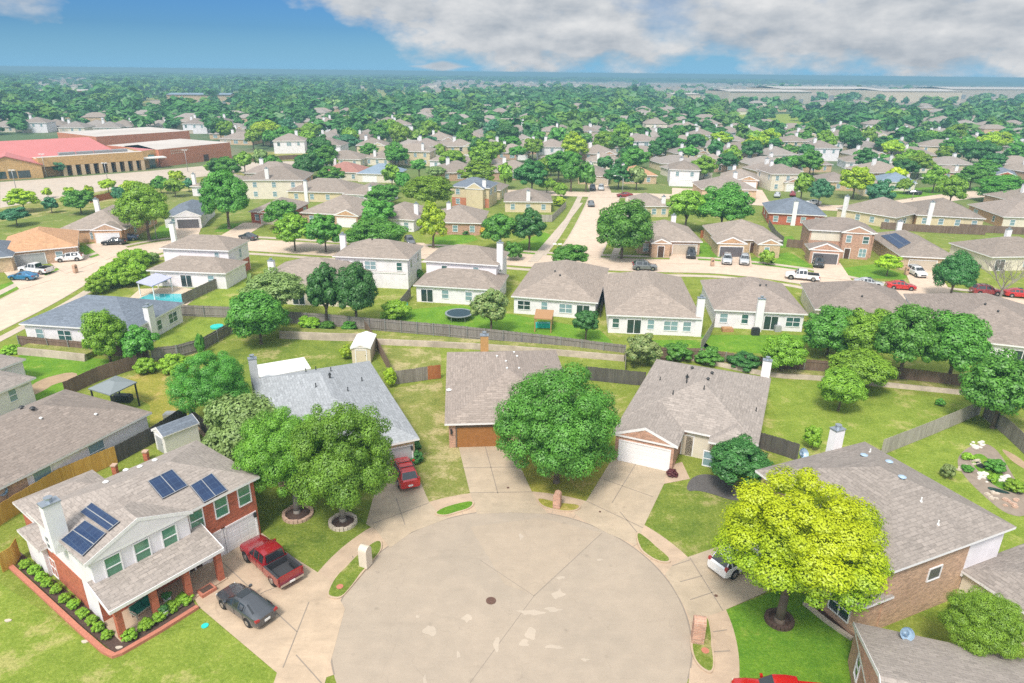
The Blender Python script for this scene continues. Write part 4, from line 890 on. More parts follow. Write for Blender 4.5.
# ------------------------------------------------------------------ rows further back
def row(label, a, b, dep, st=1, roof='shingle_buff', wall='siding_cream', chim=None, rot=None, nwin=3, ridge=None, gar=None, gab=None, name='house', ends='hh', pitch=.42, solar=None, vents=(), brick=False):
    h = House(name, label); ez = 2.9 if st == 1 else 5.5
    h.wing_gr(a, b, dep, ez, roof=roof, wall=wall, rot=rot, ridge=ridge, ends=ends, pitch=pitch)
    w = h.wings[0]; L = w['sides'][0][3]
    if brick: h.panel(0, 0, .02, L - .02, 0, 2.5, 'brick_school', d=.02); h.wing(w['A'] - w['v'] * 1.6 + w['u'] * L * .45, w['u'], L * .5, 4, 5.4, .6, 'gh', 'v', .3, wall, roof, gable='siding_yellow')
    if nwin:
        for k in range(nwin):
            t = L * (k + .5) / nwin
            if gar and abs(t - gar[0] * L) < 3.2:
                if st == 2: h.window(0, 0, t, 4.1, 1.05, 1.35, 'glass_teal')
                continue
            for z in ((1.45,) if st == 1 else (1.45, 4.1)): h.window(0, 0, t, z, 1.05, 1.35, 'glass_teal')
        for k in (1, 3): h.autowin(0, k, 2, ez - 1.4, 1., 1.3, 'glass_teal')
    if gar:
        if gab: 
            h.wing(w['A'] + w['u'] * (gar[0] * L - 3.1) - w['v'] * .9, w['u'], 6.3, 6, 2.92, .42, 'gh', 'v', .3, wall, roof, gable=gab); h.garage(1, 0, 2.85, 4.7, 2.1, gar[1])
        else: h.garage(0, 0, gar[0] * L, 4.7, 2.1, gar[1])
    if chim:
        p = w['A'] + w['u'] * chim[0] * w['L'] + w['v'] * chim[1] * w['W']; h.chimney(p, 0 if chim[1] < .05 else ez - .3, w['rz'] + (.55 if chim[1] > .05 else .1), 1.0, .7)
    if solar: h.solar(solar)
    h.finish(); return h
row('slate blue roofed red brick house behind the cream house with twin gables', (768, 224), (823, 227), 14, 1, 'shingle_slate', 'brick_red', (.45, .02), nwin=4, ridge='u')
row('cream house with pale tan roof between the slate blue roof and the orange brick wall', (836, 219), (893, 229), 15, 1, 'shingle_buff', 'siding_yellow', (.15, .02), nwin=4)
row('cream walled house with orange brick side wall and wide tan roof', (915, 226), (981, 230), 16, 1, 'shingle_buff', ['siding_yellow', 'siding_yellow', 'brick_orange', 'brick_orange'], (.2, .02), nwin=4)
row('big brown roofed house with orange brick side at the far edge of its row', (1001, 228), (1060, 230), 17, 1, 'shingle_brown', ['siding_cream', 'siding_cream', 'brick_orange', 'brick_orange'], None, nwin=3)
row('grey tan house just past the big corner tree, its chimney toward the cross street', (639, 217), (668, 217), 14, 1, 'shingle_buff', 'siding_yellow', (.8, .1))
row('white two storey house with pale garage beyond the cross street', (669, 186), (698, 187), 13, 2, 'shingle_buff', 'siding_white', None, nwin=2, gar=(.55, 'garage_white'))
row('brick gabled house with white garage behind the big double tree', (720, 187), (757, 189), 13, 1, 'shingle_buff', 'brick_tan', (.35, .8), gar=(.78, 'garage_white'), gab='brick_orange', nwin=3)
row('two storey pink house with a small garage gable and twin chimneys', (770, 191), (802, 191), 12, 2, 'shingle_brown', 'siding_cream', (.3, .7), gar=(.7, 'garage_white'), gab='brick_pink', nwin=3)
row('house with an orange tan roof beside the street lamp', (624, 184), (656, 184), 13, 1, 'shingle_orange', 'brick_buff', (.1, .5), nwin=2)
row('cream garage house behind the pair of slim trees at the end of the cross street', (578, 184), (608, 185), 15, 1, 'shingle_buff', 'brick_buff', (.35, .9), gar=(.75, 'garage_tan'), nwin=3)
row('tan hip roofed house with cream wall by the cross street lawn', (505, 212), (551, 212.5), 12, 1, 'shingle_buff', 'siding_yellow', (.5, .05), nwin=3)
row('cream and red brick two storey house with slate blue roof', (452, 206), (489, 208), 9, 2, 'shingle_slate', 'siding_yellow', (.85, .05), nwin=3, brick=True)
row('light brick house with tan roof behind the yellow green young tree', (430, 234), (478, 238), 14, 1, 'shingle_buff', 'brick_pink', (.3, .5), nwin=3, rot=-4)
row('tan roofed house whose long roof meets a brick gable over a garage', (303, 224), (359, 227), 16, 1, 'shingle_buff', 'brick_tan', None, gar=(.85, 'garage_white'), gab='brick_orange', nwin=3)
row('low house with white wall just past the round street trees', (370, 229), (414, 232), 14, 1, 'shingle_buff', 'siding_white', (.9, .3), nwin=3)
row('red brick house with brown garage beyond the tall round tree', (252, 223), (290, 224), 13, 1, 'shingle_brown', 'brick_red', None, gar=(.6, 'garage_tan'), gab='brick_red', nwin=3)
row('two storey house with brick end and large tan roof behind the red brick garage', (247, 199), (304, 199), 14, 2, 'shingle_buff', ['siding_cream', 'brick_orange', 'siding_cream', 'siding_cream'], (.4, .05), nwin=3)
row('cream house with grey roof and white chimney behind the large long roof', (289, 201), (352, 203), 13, 1, 'shingle_buff', 'siding_yellow', (.3, .02), nwin=4)
row('white walled house with tan roof in front of the grey blue roof', (345, 204), (380, 206), 13, 1, 'shingle_buff', 'siding_white', (.75, .02), nwin=3)
row('pale blue grey roofed house in the middle of the crowded rooftops', (358, 182), (398, 183), 12, 1, 'shingle_blue', 'siding_cream', None, gar=(.3, 'garage_white'), nwin=3)
row('reddish brown roofed house beyond the dark round tree', (322, 180), (360, 181), 12, 1, 'shingle_red', 'siding_cream', (.1, .9), nwin=3)
row('yellow two storey house standing above the rooftops', (392, 165), (430, 166), 11, 2, 'shingle_buff', 'siding_yellow', (.8, .1), nwin=4)
row('tan house with long low roof behind the reddish brown roof', (323, 166), (361, 167), 12, 1, 'shingle_buff', 'siding_cream', (.05, .1), nwin=3)
row('tan house in the back row between the reddish roof and the yellow two storey', (365, 165), (390, 166), 12, 1, 'shingle_buff', 'siding_cream', (.4, .1), nwin=3)
row('white house with patio and chimney beyond the slate blue roofed two storey', (430, 168), (466, 169), 12, 1, 'shingle_buff', 'siding_white', (.8, .1), nwin=3)
row('tan hip roofed house behind the white house with patio', (468, 171), (503, 171), 12, 1, 'shingle_buff', 'siding_yellow', None, nwin=3)
row('tan hip roofed house beyond the dark rounded pair of trees', (545, 168), (578, 168), 12, 1, 'shingle_buff', 'siding_cream', None, nwin=3)
row('tan hip roofed house with white chimney above the cream garage house', (586, 169), (620, 170), 12, 1, 'shingle_buff', 'siding_cream', (.35, .1), nwin=3)
row('grey roofed house with small yellow wall squeezed beside the wide dark tree clump', (480, 199), (500, 200), 10, 1, 'shingle_buff', 'siding_yellow', None, nwin=2)
row('slate roofed cottage with dark garage door and white gable', (166, 228), (202, 227), 15, 1, 'shingle_slate', 'siding_white', None, gar=(.72, 'garage_dark'), gab='siding_white', nwin=2)
row('white gabled house behind the tall round tree near the school', (193, 196), (248, 198), 13, 1, 'shingle_buff', 'siding_white', (.05, .1), nwin=4)
row('large tan roofed house with brick garage gable beside two dark cars', (62, 243), (114, 247), 19, 1, 'shingle_buff', 'brick_orange', (.1, .9), rot=8, gar=(.78, 'garage_white'), gab='brick_tan', nwin=1)
row('orange roofed house with grey garage door and white car outside', (6, 268), (66, 254), 15, 1, 'shingle_orange', 'brick_tan', None, rot=30, gar=(.35, 'garage_grey'), nwin=2)
row('grey garage house at the edge by the blue car', (-85, 281), (-4, 261), 12, 1, 'shingle_slate', 'brick_buff', None, rot=28, gar=(.6, 'garage_tan'), nwin=1)
row('tan roofed house with yellow walls among trees behind the blue green tree', (862, 196), (888, 197), 12, 1, 'shingle_buff', 'siding_yellow', None)
row('white house with tan roof at the edge of the park trees', (845, 169), (878, 170), 12, 1, 'shingle_buff', 'siding_white', None)
row('long pale roofed house with white chimney beyond the yellow tree', (886, 172), (930, 173), 13, 1, 'shingle_buff', 'siding_cream', (.1, .1))
row('white walled house with buff roof in the row below the park', (917, 158), (958, 160), 12, 2, 'shingle_buff', 'siding_yellow', None)
row('teal grey roofed house behind the bright yellow tree', (878, 190), (914, 192), 12, 1, 'shingle_blue', 'siding_cream', None)
row('house with solar panels and a red gable in the far row', (972, 181), (1014, 184), 12, 1, 'shingle_slate', 'brick_red', None, gar=(.8, 'garage_white'), gab='brick_red', nwin=2)
row('tan roofed house beyond the solar roof in the far row', (1000, 171), (1040, 172), 12, 1, 'shingle_buff', 'siding_cream', None)
row('tan house between the lime tree and the dark hedge trees', (943, 180), (966, 181), 12, 1, 'shingle_buff', 'brick_pink', (.5, .1))
row('brown roofed brick house behind the yellow green tree pair', (822, 190), (853, 191), 12, 1, 'shingle_brown', 'brick_buff', None)
# ------------------------------------------------------------------ school
def school():
    r = empty('school', (*G(60, 170), 0), 'long brick school with red metal roof and flat roofed brick halls', 'school'); o = tuple(r.location)
    def blk(nm, pts, z0, z1, mat, top): b = MB(); b.prism(pts, z0, z1, 0, 1); return b.build(nm, [mat, top], r, o)
    # arcade wing: piers, wall, roof
    a, c = G(42, 178), G(146, 170); u = (c - a) / np.linalg.norm(c - a); v = np.array([-u[1], u[0]]); L = np.linalg.norm(c - a)
    blk('arcade_wall', [a + v * 3.2, c + v * 3.2, c + v * 22, a + v * 22], 0, 5.9, 'brick_ochre', 'roof_flat')
    blk('arcade_beam', [a, c, c + v * 3.1, a + v * 3.1], 3.6, 6.6, 'brick_ochre', 'roof_flat')
    for i in range(10):
        t = L * (.24 + .76 * i / 9) - .6; b = MB(); q = a + u * t + v * .6; b.box((q[0], q[1], 0), (1.15, 1.1, 3.6), u=u); b.build('pier', 'brick_buff', r, o)
        if i < 9: b = MB(); q = a + u * (t + L * .042) + v * 3.17; b.box((q[0], q[1], .4), (L * .05, .06, 2.7), u=u); b.build('window', 'door_dark' if i < 7 else 'glass_dark', r, o)
    for i in range(4):
        b = MB(); q = a + u * L * (.3 + .17 * i) + v * 6; b.box((q[0], q[1], 6), (5, 2.4, 1.3), u=u); b.build('roof_unit', 'metal_grey', r, o)
    # red roofs
    b = MB(); e0, e1 = a - u * 30 + v * 6, a + u * L * .84 + v * 12; f0, f1 = e0 + v * 36, e1 + v * 26
    z0, z1 = 5.6, 10.5; rd0, rd1 = (e0 + f0) / 2, (e1 + f1) / 2 - u * 6
    E_ = [(*e0, z0), (*e1, z0), (*f1, z0), (*f0, z0)]
    b.poly([(*e0, z0), (*e1, z0), (*rd1, z1), (*rd0, z1)]); b.poly([(*f1, z0), (*f0, z0), (*rd0, z1), (*rd1, z1)]); b.poly([(*e1, z0), (*f1, z0), (*rd1, z1)]); b.poly([(*f0, z0), (*e0, z0), (*rd0, z1)])
    b.build('roof', 'roof_metal_red', r, o)
    blk('wall', [e0 + v, e1 + v, f1, f0], 0, 5.6, 'brick_school', 'roof_flat')
    # gable front
    g0, g1 = G(-24, 182), G(44, 178); ug = (g1 - g0) / np.linalg.norm(g1 - g0); vg = np.array([-ug[1], ug[0]]); Lg = np.linalg.norm(g1 - g0)
    b = MB(); mid = (g0 + g1) / 2; D_ = vg * 18; zt = 4.4; zr = 7.4
    b.poly([(*g0, 0), (*g1, 0), (*g1, zt), (*mid, zr), (*g0, zt)], 0); b.poly([(*g1, 0), (*(g1 + D_), 0), (*(g1 + D_), zt), (*g1, zt)], 0); b.poly([(*(g0 + D_), 0), (*g0, 0), (*g0, zt), (*(g0 + D_), zt)], 0)
    b.build('gable_wall', ['brick_ochre'], r, o)
    b = MB(); up = .12; q0, q1, qm = g0 - vg * .4 - ug * .5, g1 - vg * .4 + ug * .5, mid - vg * .4
    for s0, s1, in ((q0, qm), (qm, q1)):
        za, zb = (zt - .1, zr + up) if s0 is q0 else (zr + up, zt - .1)
        b.hexa([(*s0, za), (*s1, zb), (*(s1 + D_), zb), (*(s0 + D_), za)], [(*s0, za + .25), (*s1, zb + .25), (*(s1 + D_), zb + .25), (*(s0 + D_), za + .25)])
    b.build('gable_roof', 'roof_metal_red', r, o)
    for f, w in ((.55, 2.2), (.72, 3.4), (.4, 2.0)):
        b = MB(); q = g0 + ug * Lg * f - vg * .03; b.box((q[0], q[1], .5), (w, .08, 2.3), u=ug); b.build('window', 'glass_dark', r, o)
    # flat brick halls
    a2, c2 = G(161, 167), G(232, 158); u2 = (c2 - a2) / np.linalg.norm(c2 - a2); v2 = np.array([-u2[1], u2[0]]); L2 = np.linalg.norm(c2 - a2)
    blk('hall_wall', [a2, c2, c2 + v2 * 30, a2 + v2 * 30], 0, 6.4, 'brick_school', 'roof_flat'); b = MB(); q = a2 + u2 * L2 * .62 - v2 * .03; b.box((q[0], q[1], .1), (2.4, .1, 2.6), u=u2); b.build('door', 'door_dark', r, o)
    for k, (f, w) in enumerate(((.16, .26), (.16, .2))):           # raised letters, too far to read
        for i in range(int(w * 40)):
            b_ = MB(); q = a2 + u2 * L2 * (f + w * i / (w * 40)) - v2 * .04; b_.box((q[0], q[1], 5.2 - k * .9), (L2 * .011, .06, .5), u=u2); b_.build('letter', 'stone_pale', r, o)
    a3, c3 = G(100, 157), G(192, 149); u3 = (c3 - a3) / np.linalg.norm(c3 - a3); v3 = np.array([-u3[1], u3[0]])
    blk('gymnasium_wall', [a3, c3, c3 + v3 * 34, a3 + v3 * 34], 0, 8.2, 'brick_school', 'roof_flat')
    p0, p1 = G(146, 169.5), G(161, 167.5)
    blk('entrance_wall', [p0 + v * 3, p1 + v * 3, p1 + v * 25, p0 + v * 25], 0, 6.4, 'brick_ochre', 'roof_metal_red'); b = MB(); q = (p0 + p1) / 2 + v * 2.9; b.box((q[0], q[1], .1), (3.6, .12, 4.6), u=u); b.build('entrance_glass', 'glass', r, o)
    b = MB(); q = (p0 + p1) / 2 + v * .8; b.box((q[0], q[1], 3.7), (9.5, 4.5, .35), u=u); b.build('canopy', 'metal_white', r, o)
school()
def pole(px, ytop, label, arm=0, arms=1, rad=.11, name='light_pole', head=True):
    p = G(*px); z = zat(p, ytop); r = empty(name, (*p, 0), label, 'street light' if arm else 'light pole')
    b = MB(); b.cyl((p[0], p[1], 0), (p[0], p[1], z), rad, rad * .6, 8); b.build('mast', 'metal_grey', r, (*p, 0), smooth=True)
    b = MB()
    if arm: b.tube([(p[0], p[1], z - .02), (p[0] + arm * .3, p[1], z + .5), (p[0] + arm * .7, p[1], z + .75), (p[0] + arm, p[1], z + .7)], [.06, .055, .05, .05], 6); b.build('arm', 'metal_grey', r, (*p, 0), smooth=True); b = MB(); b.box((p[0] + arm, p[1], z + .6), (.75, .3, .16))
    else:
        for s in (-1, 1): b.box((p[0] + s * .55, p[1], z - .1), (.8, .4, .18))
    b.build('lamp_head', 'metal_white', r, (*p, 0))
pole((622, 197), 178, 'grey street light with curved arm at the end of the cross street', -2.6)
pole((157, 240), 203, 'grey street light beside the slate cottage drive and the leafy tree', 1.5); pole((912, 200), 180, 'grey street light on the lawn by the bright yellow tree', 1.5)
pole((47, 178), 154, 'tall light pole in front of the school gable'); pole((17, 192), 170, 'tall light pole at the end of the school car park'); pole((108, 182), 163, 'tall light pole before the school arcade'); pole((188, 172), 150, 'tall light pole before the flat roofed school hall')
pole((557, 254), 244, 'small street name post on the corner lawn', rad=.05)
# ------------------------------------------------------------------ fences
fence('board_fence', GG([(-6, 530), (30, 507), (62, 487), (118, 463)]), 1.85, 'fence_cedar', 'bright yellow cedar fence between the brick house and the brown roofed house', seed=2)
fence('board_fence', GG([(118, 463), (155, 443), (188, 421)]), 1.85, 'fence_dark', 'dark grey weathered fence running from the cedar fence to behind the shed', seed=3)
fence('board_fence', GG([(3, 573), (16, 565), (21, 556)]), 1.7, 'fence_cedar', 'short cedar fence end at the corner of the red brick planting bed', seed=4)
fence('board_fence', GG([(190, 419), (212, 440), (236, 457), (262, 480)]), 1.7, 'fence_dark', 'dark leaning fence between the shed and the blue grey roofed house', seed=5)
fence('board_fence', GG([(66, 397), (100, 381), (139, 368)]), 1.85, 'fence_brown', 'dark brown fence from the pavilion back to the stone bank', seed=6)
fence('board_fence', GG([(21, 348), (50, 351), (92, 355), (150, 358)]), 1.8, 'fence_brown', 'brown fence with pale posts behind the dark slate roofed house', posts=-1, seed=7)
fence('board_fence', GG([(153, 361), (178, 358), (203, 351), (232, 334)]), 1.8, 'fence_grey', 'grey fence with rails around the lawn of the slate roofed house', posts=-1, seed=8)
fence('board_fence', GG([(178, 316), (205, 317), (233, 318)]), 1.8, 'fence_grey', 'short grey fence between the slate roofed house and the pool house yard', posts=-1, seed=9)
fence('board_fence', GG([(183, 305), (210, 292), (238, 279)]), 1.8, 'fence_grey', 'slanting grey fence beside the swimming pool', seed=10)
fence('board_fence', GG([(286, 323), (330, 326), (370, 330), (450, 337), (540, 347), (625, 358)]), 1.85, 'fence_grey', 'long grey fence with pale posts behind the row of white houses', posts=-1, seed=11)
fence('board_fence', GG([(365, 331), (378, 351), (390, 374)]), 1.7, 'fence_brown', 'narrow fence running down past the cream shed', seed=12)
fence('board_fence', GG([(393, 385), (415, 382), (428, 380)]), 1.8, 'fence_grey', 'grey fence between the blue grey roof and the wooden garage house', seed=13)
fence('board_fence', GG([(428, 380), (441, 378.5)]), 1.85, 'fence_red', 'reddish new gate panel at the end of the grey side fence', seed=14)
fence('board_fence', GG([(585, 380), (632, 385), (645, 386)]), 1.85, 'fence_dark', 'dark grey fence joining the leafy tree and the white garage door house', seed=15)
fence('board_fence', GG([(625, 357), (625, 372)]), 1.7, 'fence_pale', 'short pale fence running between the stone walls behind the white garage house', seed=16)
fence('board_fence', GG([(645, 360), (700, 361), (750, 369), (803, 372), (835, 375)]), 1.8, 'fence_brown', 'brown fence behind the row of round bushes and the lawn', posts=-1, seed=17)
fence('board_fence', GG([(880, 379), (920, 384), (966, 390)]), 1.85, 'fence_brown', 'reddish brown fence under the big dark trees', seed=18)
fence('board_fence', GG([(700, 352), (710, 336), (716, 322)]), 1.7, 'fence_pale', 'pale side fence between the two white houses with chimneys', seed=19)
fence('board_fence', GG([(880, 456), (930, 436), (979, 415)]), 1.85, 'fence_pale', 'pale grey fence slanting across the big lawn to the pond garden', seed=20)
fence('board_fence', GG([(982, 417), (1005, 436), (1030, 460)]), 1.85, 'fence_grey', 'grey fence behind the pond garden, under the tree at the frame edge', seed=21)
fence('board_fence', GG([(757, 448), (780, 455), (797, 461)]), 1.85, 'fence_dark', 'dark fence between the mulch bed bush and the white chimney', seed=22)
for i, (pts, lab, mat) in enumerate((
    ([(958, 231), (990, 233), (1030, 235)], 'short brown fence behind the lawn of the white house with the bare tree', 'fence_brown'), ([(880, 229), (920, 232), (957, 234), (985, 235)], 'brown fence behind the solar roofed house', 'fence_brown'),
    ([(700, 238), (713, 238)], 'small brown gate fence between the brick house and the twin gabled house', 'fence_red'), ([(786, 247), (806, 249)], 'small dark fence beside the pink two storey house', 'fence_brown'), ([(768, 226), (775, 238), (783, 245)], 'pale fence running beside the slate blue roofed yard', 'fence_grey'),
    ([(539, 222), (552, 222), (566, 208)], 'pale fence at the corner yard of the cross street', 'fence_pale'), ([(90, 203), (116, 198)], 'reddish brown fence beside the school lawn', 'fence_red'), ([(232, 162), (262, 161), (300, 159)], 'dark fence beyond the school hall', 'fence_brown'), ([(600, 318), (604, 300), (606, 290)], 'dark narrow fence between the tan and the grey roofed white houses', 'fence_dark'),
    ([(399, 312), (411, 297)], 'short grey fence between the two white two storey houses', 'fence_grey'))):
    fence('board_fence', GG(pts), 1.8, mat, lab, seed=30 + i, bw=.3)
# ------------------------------------------------------------------ trees and shrubs (pixel box of the crown, leaf, label, ground row)
T = tree
T(238, 402, 332, 507, 'leaf_oak', 'broad bright green tree in a stone ring, the one nearer the brick garage', 513, 297, bark='bark_grey')
T(290, 396, 400, 525, 'leaf_oak', 'broad bright green tree in a round stone ring beside the red car', 521, 343, bark='bark_grey')
T(494, 362, 623, 494, 'leaf_green', 'large dense green tree between the two garage driveways', 482)
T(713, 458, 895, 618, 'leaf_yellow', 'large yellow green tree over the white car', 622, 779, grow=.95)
T(706, 434, 772, 489, 'leaf_dark', 'small dark tree at the mulch bed of the pink brick house', 490)
T(203, 388, 290, 478, 'leaf_olive', 'sparse grey olive tree beside the leaning fence', 474, cls='big')
T(171, 348, 251, 420, 'leaf_green', 'round green tree by the shed and the orange tinted lawn', 421)
T(225, 287, 290, 345, 'leaf_green', 'dense round green tree at the stone bank corner', 344)
T(243, 268, 308, 312, 'leaf_olive', 'dull green spreading tree behind the long fence beside the round tree', 322)
T(306, 264, 342, 318, 'leaf_dark', 'slim dark tree behind the stone bank', 326); T(330, 262, 378, 318, 'leaf_dark', 'dark tree with feathery top in front of the white two storey house', 326)
T(82, 308, 127, 361, 'leaf_mid', 'leafy green tree in front of the dark slate roof', 363); T(119, 325, 157, 361, 'leaf_green', 'lower green tree beside the white chimney of the slate roofed house', 363)
T(471, 285, 511, 330, 'leaf_rose', 'rounded tree tinged with pink beside the trampoline', 334); T(573, 307, 600, 336, 'leaf_dark', 'small dark tree behind the pergola yard', 340)
T(625, 322, 663, 362, 'leaf_rose', 'flowering bush tree in front of the grey roofed house with sliding door', 366, shrub=True)
T(661, 340, 693, 364, 'leaf_green', 'round green bush beside the flowering bush at the fence', shrub=True, group='row of round fence bushes'); T(694, 346, 724, 367, 'leaf_green', 'second round bush along the brown fence', shrub=True, group='row of round fence bushes'); T(728, 350, 763, 373, 'leaf_dark', 'broad low bush next to the white corner chimney', shrub=True, group='row of round fence bushes')
T(762, 332, 806, 373, 'leaf_mid', 'green tree by the chimney and the fence, behind the big lawn', 374)
T(801, 304, 862, 358, 'leaf_green', 'dark tree at the outer end of the big tree clump'); T(838, 306, 896, 360, 'leaf_mid', 'middle tree of the big clump with lighter leaves', 366); T(876, 303, 940, 374, 'leaf_green', 'tall dark tree in the big clump above the fence', 382); T(922, 308, 994, 378, 'leaf_green', 'widest dark tree of the clump, over the brown fence', 386)
T(831, 346, 894, 388, 'leaf_mid', 'green tree on the lawn in front of the clump', 391); T(818, 366, 868, 409, 'leaf_mid', 'small light green tree alone on the big lawn', 411)
T(967, 350, 1042, 426, 'leaf_green', 'large green tree cut by the frame edge beside the pale fence', 428)
T(948, 585, 1026, 660, 'leaf_mid', 'tall bushy tree beside the tan brick wall', 672)
T(592, 199, 655, 256, 'leaf_green', 'big corner tree beside the cross street', 259); T(551, 242, 591, 268, 'leaf_green', 'low round tree at the corner pavement of the street', 271)
T(667, 186, 708, 224, 'leaf_mid', 'lighter half of the big double tree behind the brick house', 231); T(694, 184, 753, 228, 'leaf_green', 'darker half of the big double tree behind the twin gabled house', 233)
T(479, 211, 520, 247, 'leaf_green', 'spreading tree of the corner lawn, away from the cross street', 250); T(512, 209, 547, 244, 'leaf_dark', 'darker tree of the corner lawn, next to the cross street', 250)
T(513, 159, 551, 190, 'leaf_dark', 'dense dark tree at the end of the back street', 194); T(497, 163, 513, 186, 'leaf_mid', 'conical green tree beside the slate blue roof', 189); T(458, 164, 498, 180, 'leaf_mid', 'hedge like tree row behind the slate blue roof', 186)
T(561, 157, 582, 186, 'leaf_green', 'slim tree of a pair with bare trunk, the taller one', 192); T(577, 162, 596, 188, 'leaf_green', 'slim tree of a pair with bare trunk, by the cream garage', 192); T(553, 181, 569, 197, 'leaf_mid', 'small tree on the corner opposite the cream garage', 198); T(538, 177, 556, 190, 'leaf_mid', 'low light green tree behind the tan hip roof', 194)
T(552, 196, 566, 207, 'leaf_lime', 'small lime bush at the corner fence', shrub=True)
T(604, 164, 634, 186, 'leaf_dark', 'dark round tree in front of the orange tan roof', 189); T(628, 166, 646, 187, 'leaf_olive', 'small olive tree by the orange tan roof', 190)
T(417, 201, 448, 244, 'leaf_lime', 'bright lime young tree on the lawn by the street', 248); T(402, 175, 455, 207, 'leaf_mid', 'wide green tree behind the lime young tree', 214); T(425, 165, 447, 178, 'leaf_olive', 'small olive tree among the rooftops', 181)
T(200, 169, 249, 222, 'leaf_green', 'tall round tree in front of the red brick house', 229); T(263, 198, 298, 227, 'leaf_green', 'dark round tree at the brown garage drive', 229)
T(273, 214, 313, 246, 'leaf_mid', 'street tree with several stems, lighter one of two', 251); T(303, 213, 345, 249, 'leaf_green', 'street tree with several stems, darker one of two', 252)
T(358, 198, 397, 229, 'leaf_green', 'pointed green tree in front of the low white house', 232); T(345, 224, 408, 245, 'leaf_green', 'broad hedge of trees beyond the white two storey roof', 249)
T(294, 152, 321, 180, 'leaf_dark', 'dark blue green round tree beyond the grey roof', 183); T(382, 164, 401, 184, 'leaf_mid', 'round tree beside the blue grey roof', 187); T(394, 170, 412, 190, 'leaf_green', 'egg shaped tree right of the blue grey roof', 192); T(365, 185, 402, 202, 'leaf_green', 'low spreading tree in front of the blue grey roof', 206); T(316, 168, 345, 181, 'leaf_green', 'low dark bushy tree in front of the reddish roof', 184)
T(116, 184, 171, 233, 'leaf_mid', 'leafy bright tree by the slate cottage and street light', 240); T(62, 189, 95, 211, 'leaf_green', 'round dark tree behind the big tan roof near the school', 214); T(5, 188, 37, 208, 'leaf_lime', 'bright lime tree on the school lawn by the car park end', 212); T(0, 207, 29, 223, 'leaf_teal', 'dark blue green shrubby tree behind the white chimney', 226)
T(43, 197, 57, 211, 'leaf_teal', 'small blue green tree beside the big tan roof', 213); T(111, 185, 126, 202, 'leaf_teal', 'small blue green tree beside the reddish fence', 204); T(99, 178, 115, 190, 'leaf_lime', 'lime tree at the edge of the school car park', 193); T(120, 180, 140, 194, 'leaf_lime', 'lime tree behind the leafy bright tree near the school', 196)
T(150, 175, 169, 191, 'leaf_green', 'round green tree above the slate cottage', 194); T(164, 178, 184, 195, 'leaf_mid', 'mid green tree beside the white gabled house', 197); T(182, 178, 194, 190, 'leaf_teal', 'small dark tree before the white gabled house', 192); T(168, 169, 184, 182, 'leaf_lime', 'yellowish small tree in front of the flat school hall', 184)
T(204, 161, 221, 172, 'leaf_mid', 'small tree at the corner of the school hall', 175); T(219, 159, 236, 170, 'leaf_mid', 'round tree at the end of the school hall', 173); T(235, 150, 252, 169, 'leaf_mid', 'tall young tree by the empty lot next to the school', 173); T(252, 148, 267, 167, 'leaf_olive', 'grey young tree by the empty lot', 171); T(262, 154, 281, 170, 'leaf_green', 'dark young tree on the empty lot', 173)
T(52, 160, 66, 173, 'leaf_teal', 'small blue green tree at the school wall', 176); T(60, 196, 68, 204, 'leaf_mid', 'tiny tree on the school verge', 206); T(64, 186, 75, 195, 'leaf_lime', 'tiny lime tree by the kerb of the car park', 198); T(42, 188, 52, 196, 'leaf_lime', 'tiny lime tree at the middle of the school verge', 198); T(83, 185, 93, 195, 'leaf_lime', 'tiny yellow green tree behind the round dark tree', 197)
T(804, 156, 825, 172, 'leaf_lime', 'bright lime tree beyond the twin chimneys', 175); T(793, 172, 813, 197, 'leaf_mid', 'leafy tree beside the pink two storey house in the back street', 201); T(808, 178, 833, 203, 'leaf_teal', 'blue green tree at the back street kerb', 206); T(838, 166, 874, 195, 'leaf_lime', 'wide yellow green tree on the back street', 199); T(866, 179, 896, 208, 'leaf_teal', 'dark blue green tree over the cream roof', 213)
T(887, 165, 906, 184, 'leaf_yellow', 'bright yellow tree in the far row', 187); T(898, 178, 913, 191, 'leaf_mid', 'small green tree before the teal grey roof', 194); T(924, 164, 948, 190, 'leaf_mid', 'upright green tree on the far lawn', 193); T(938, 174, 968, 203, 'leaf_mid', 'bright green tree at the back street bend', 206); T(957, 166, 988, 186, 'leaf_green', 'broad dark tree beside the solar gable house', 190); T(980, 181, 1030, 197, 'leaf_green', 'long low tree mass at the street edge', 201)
T(960, 142, 986, 161, 'leaf_dark', 'round dark tree beyond the buff roof', 164); T(907, 158, 926, 168, 'leaf_dark', 'low dark tree between two far roofs', 171); T(866, 158, 890, 169, 'leaf_teal', 'low dark hedge tree in the far row', 171)
T(934, 252, 978, 295, 'leaf_dark', 'dark shaggy tree in front of the solar roofed house', 299); T(876, 253, 903, 272, 'leaf_lime', 'small bright tree on the lawn beside the pink two storey house', 276)
T(760, 248, 777, 266, 'leaf_shrub', 'round bright bush on the lawn of the twin gabled house', shrub=True)
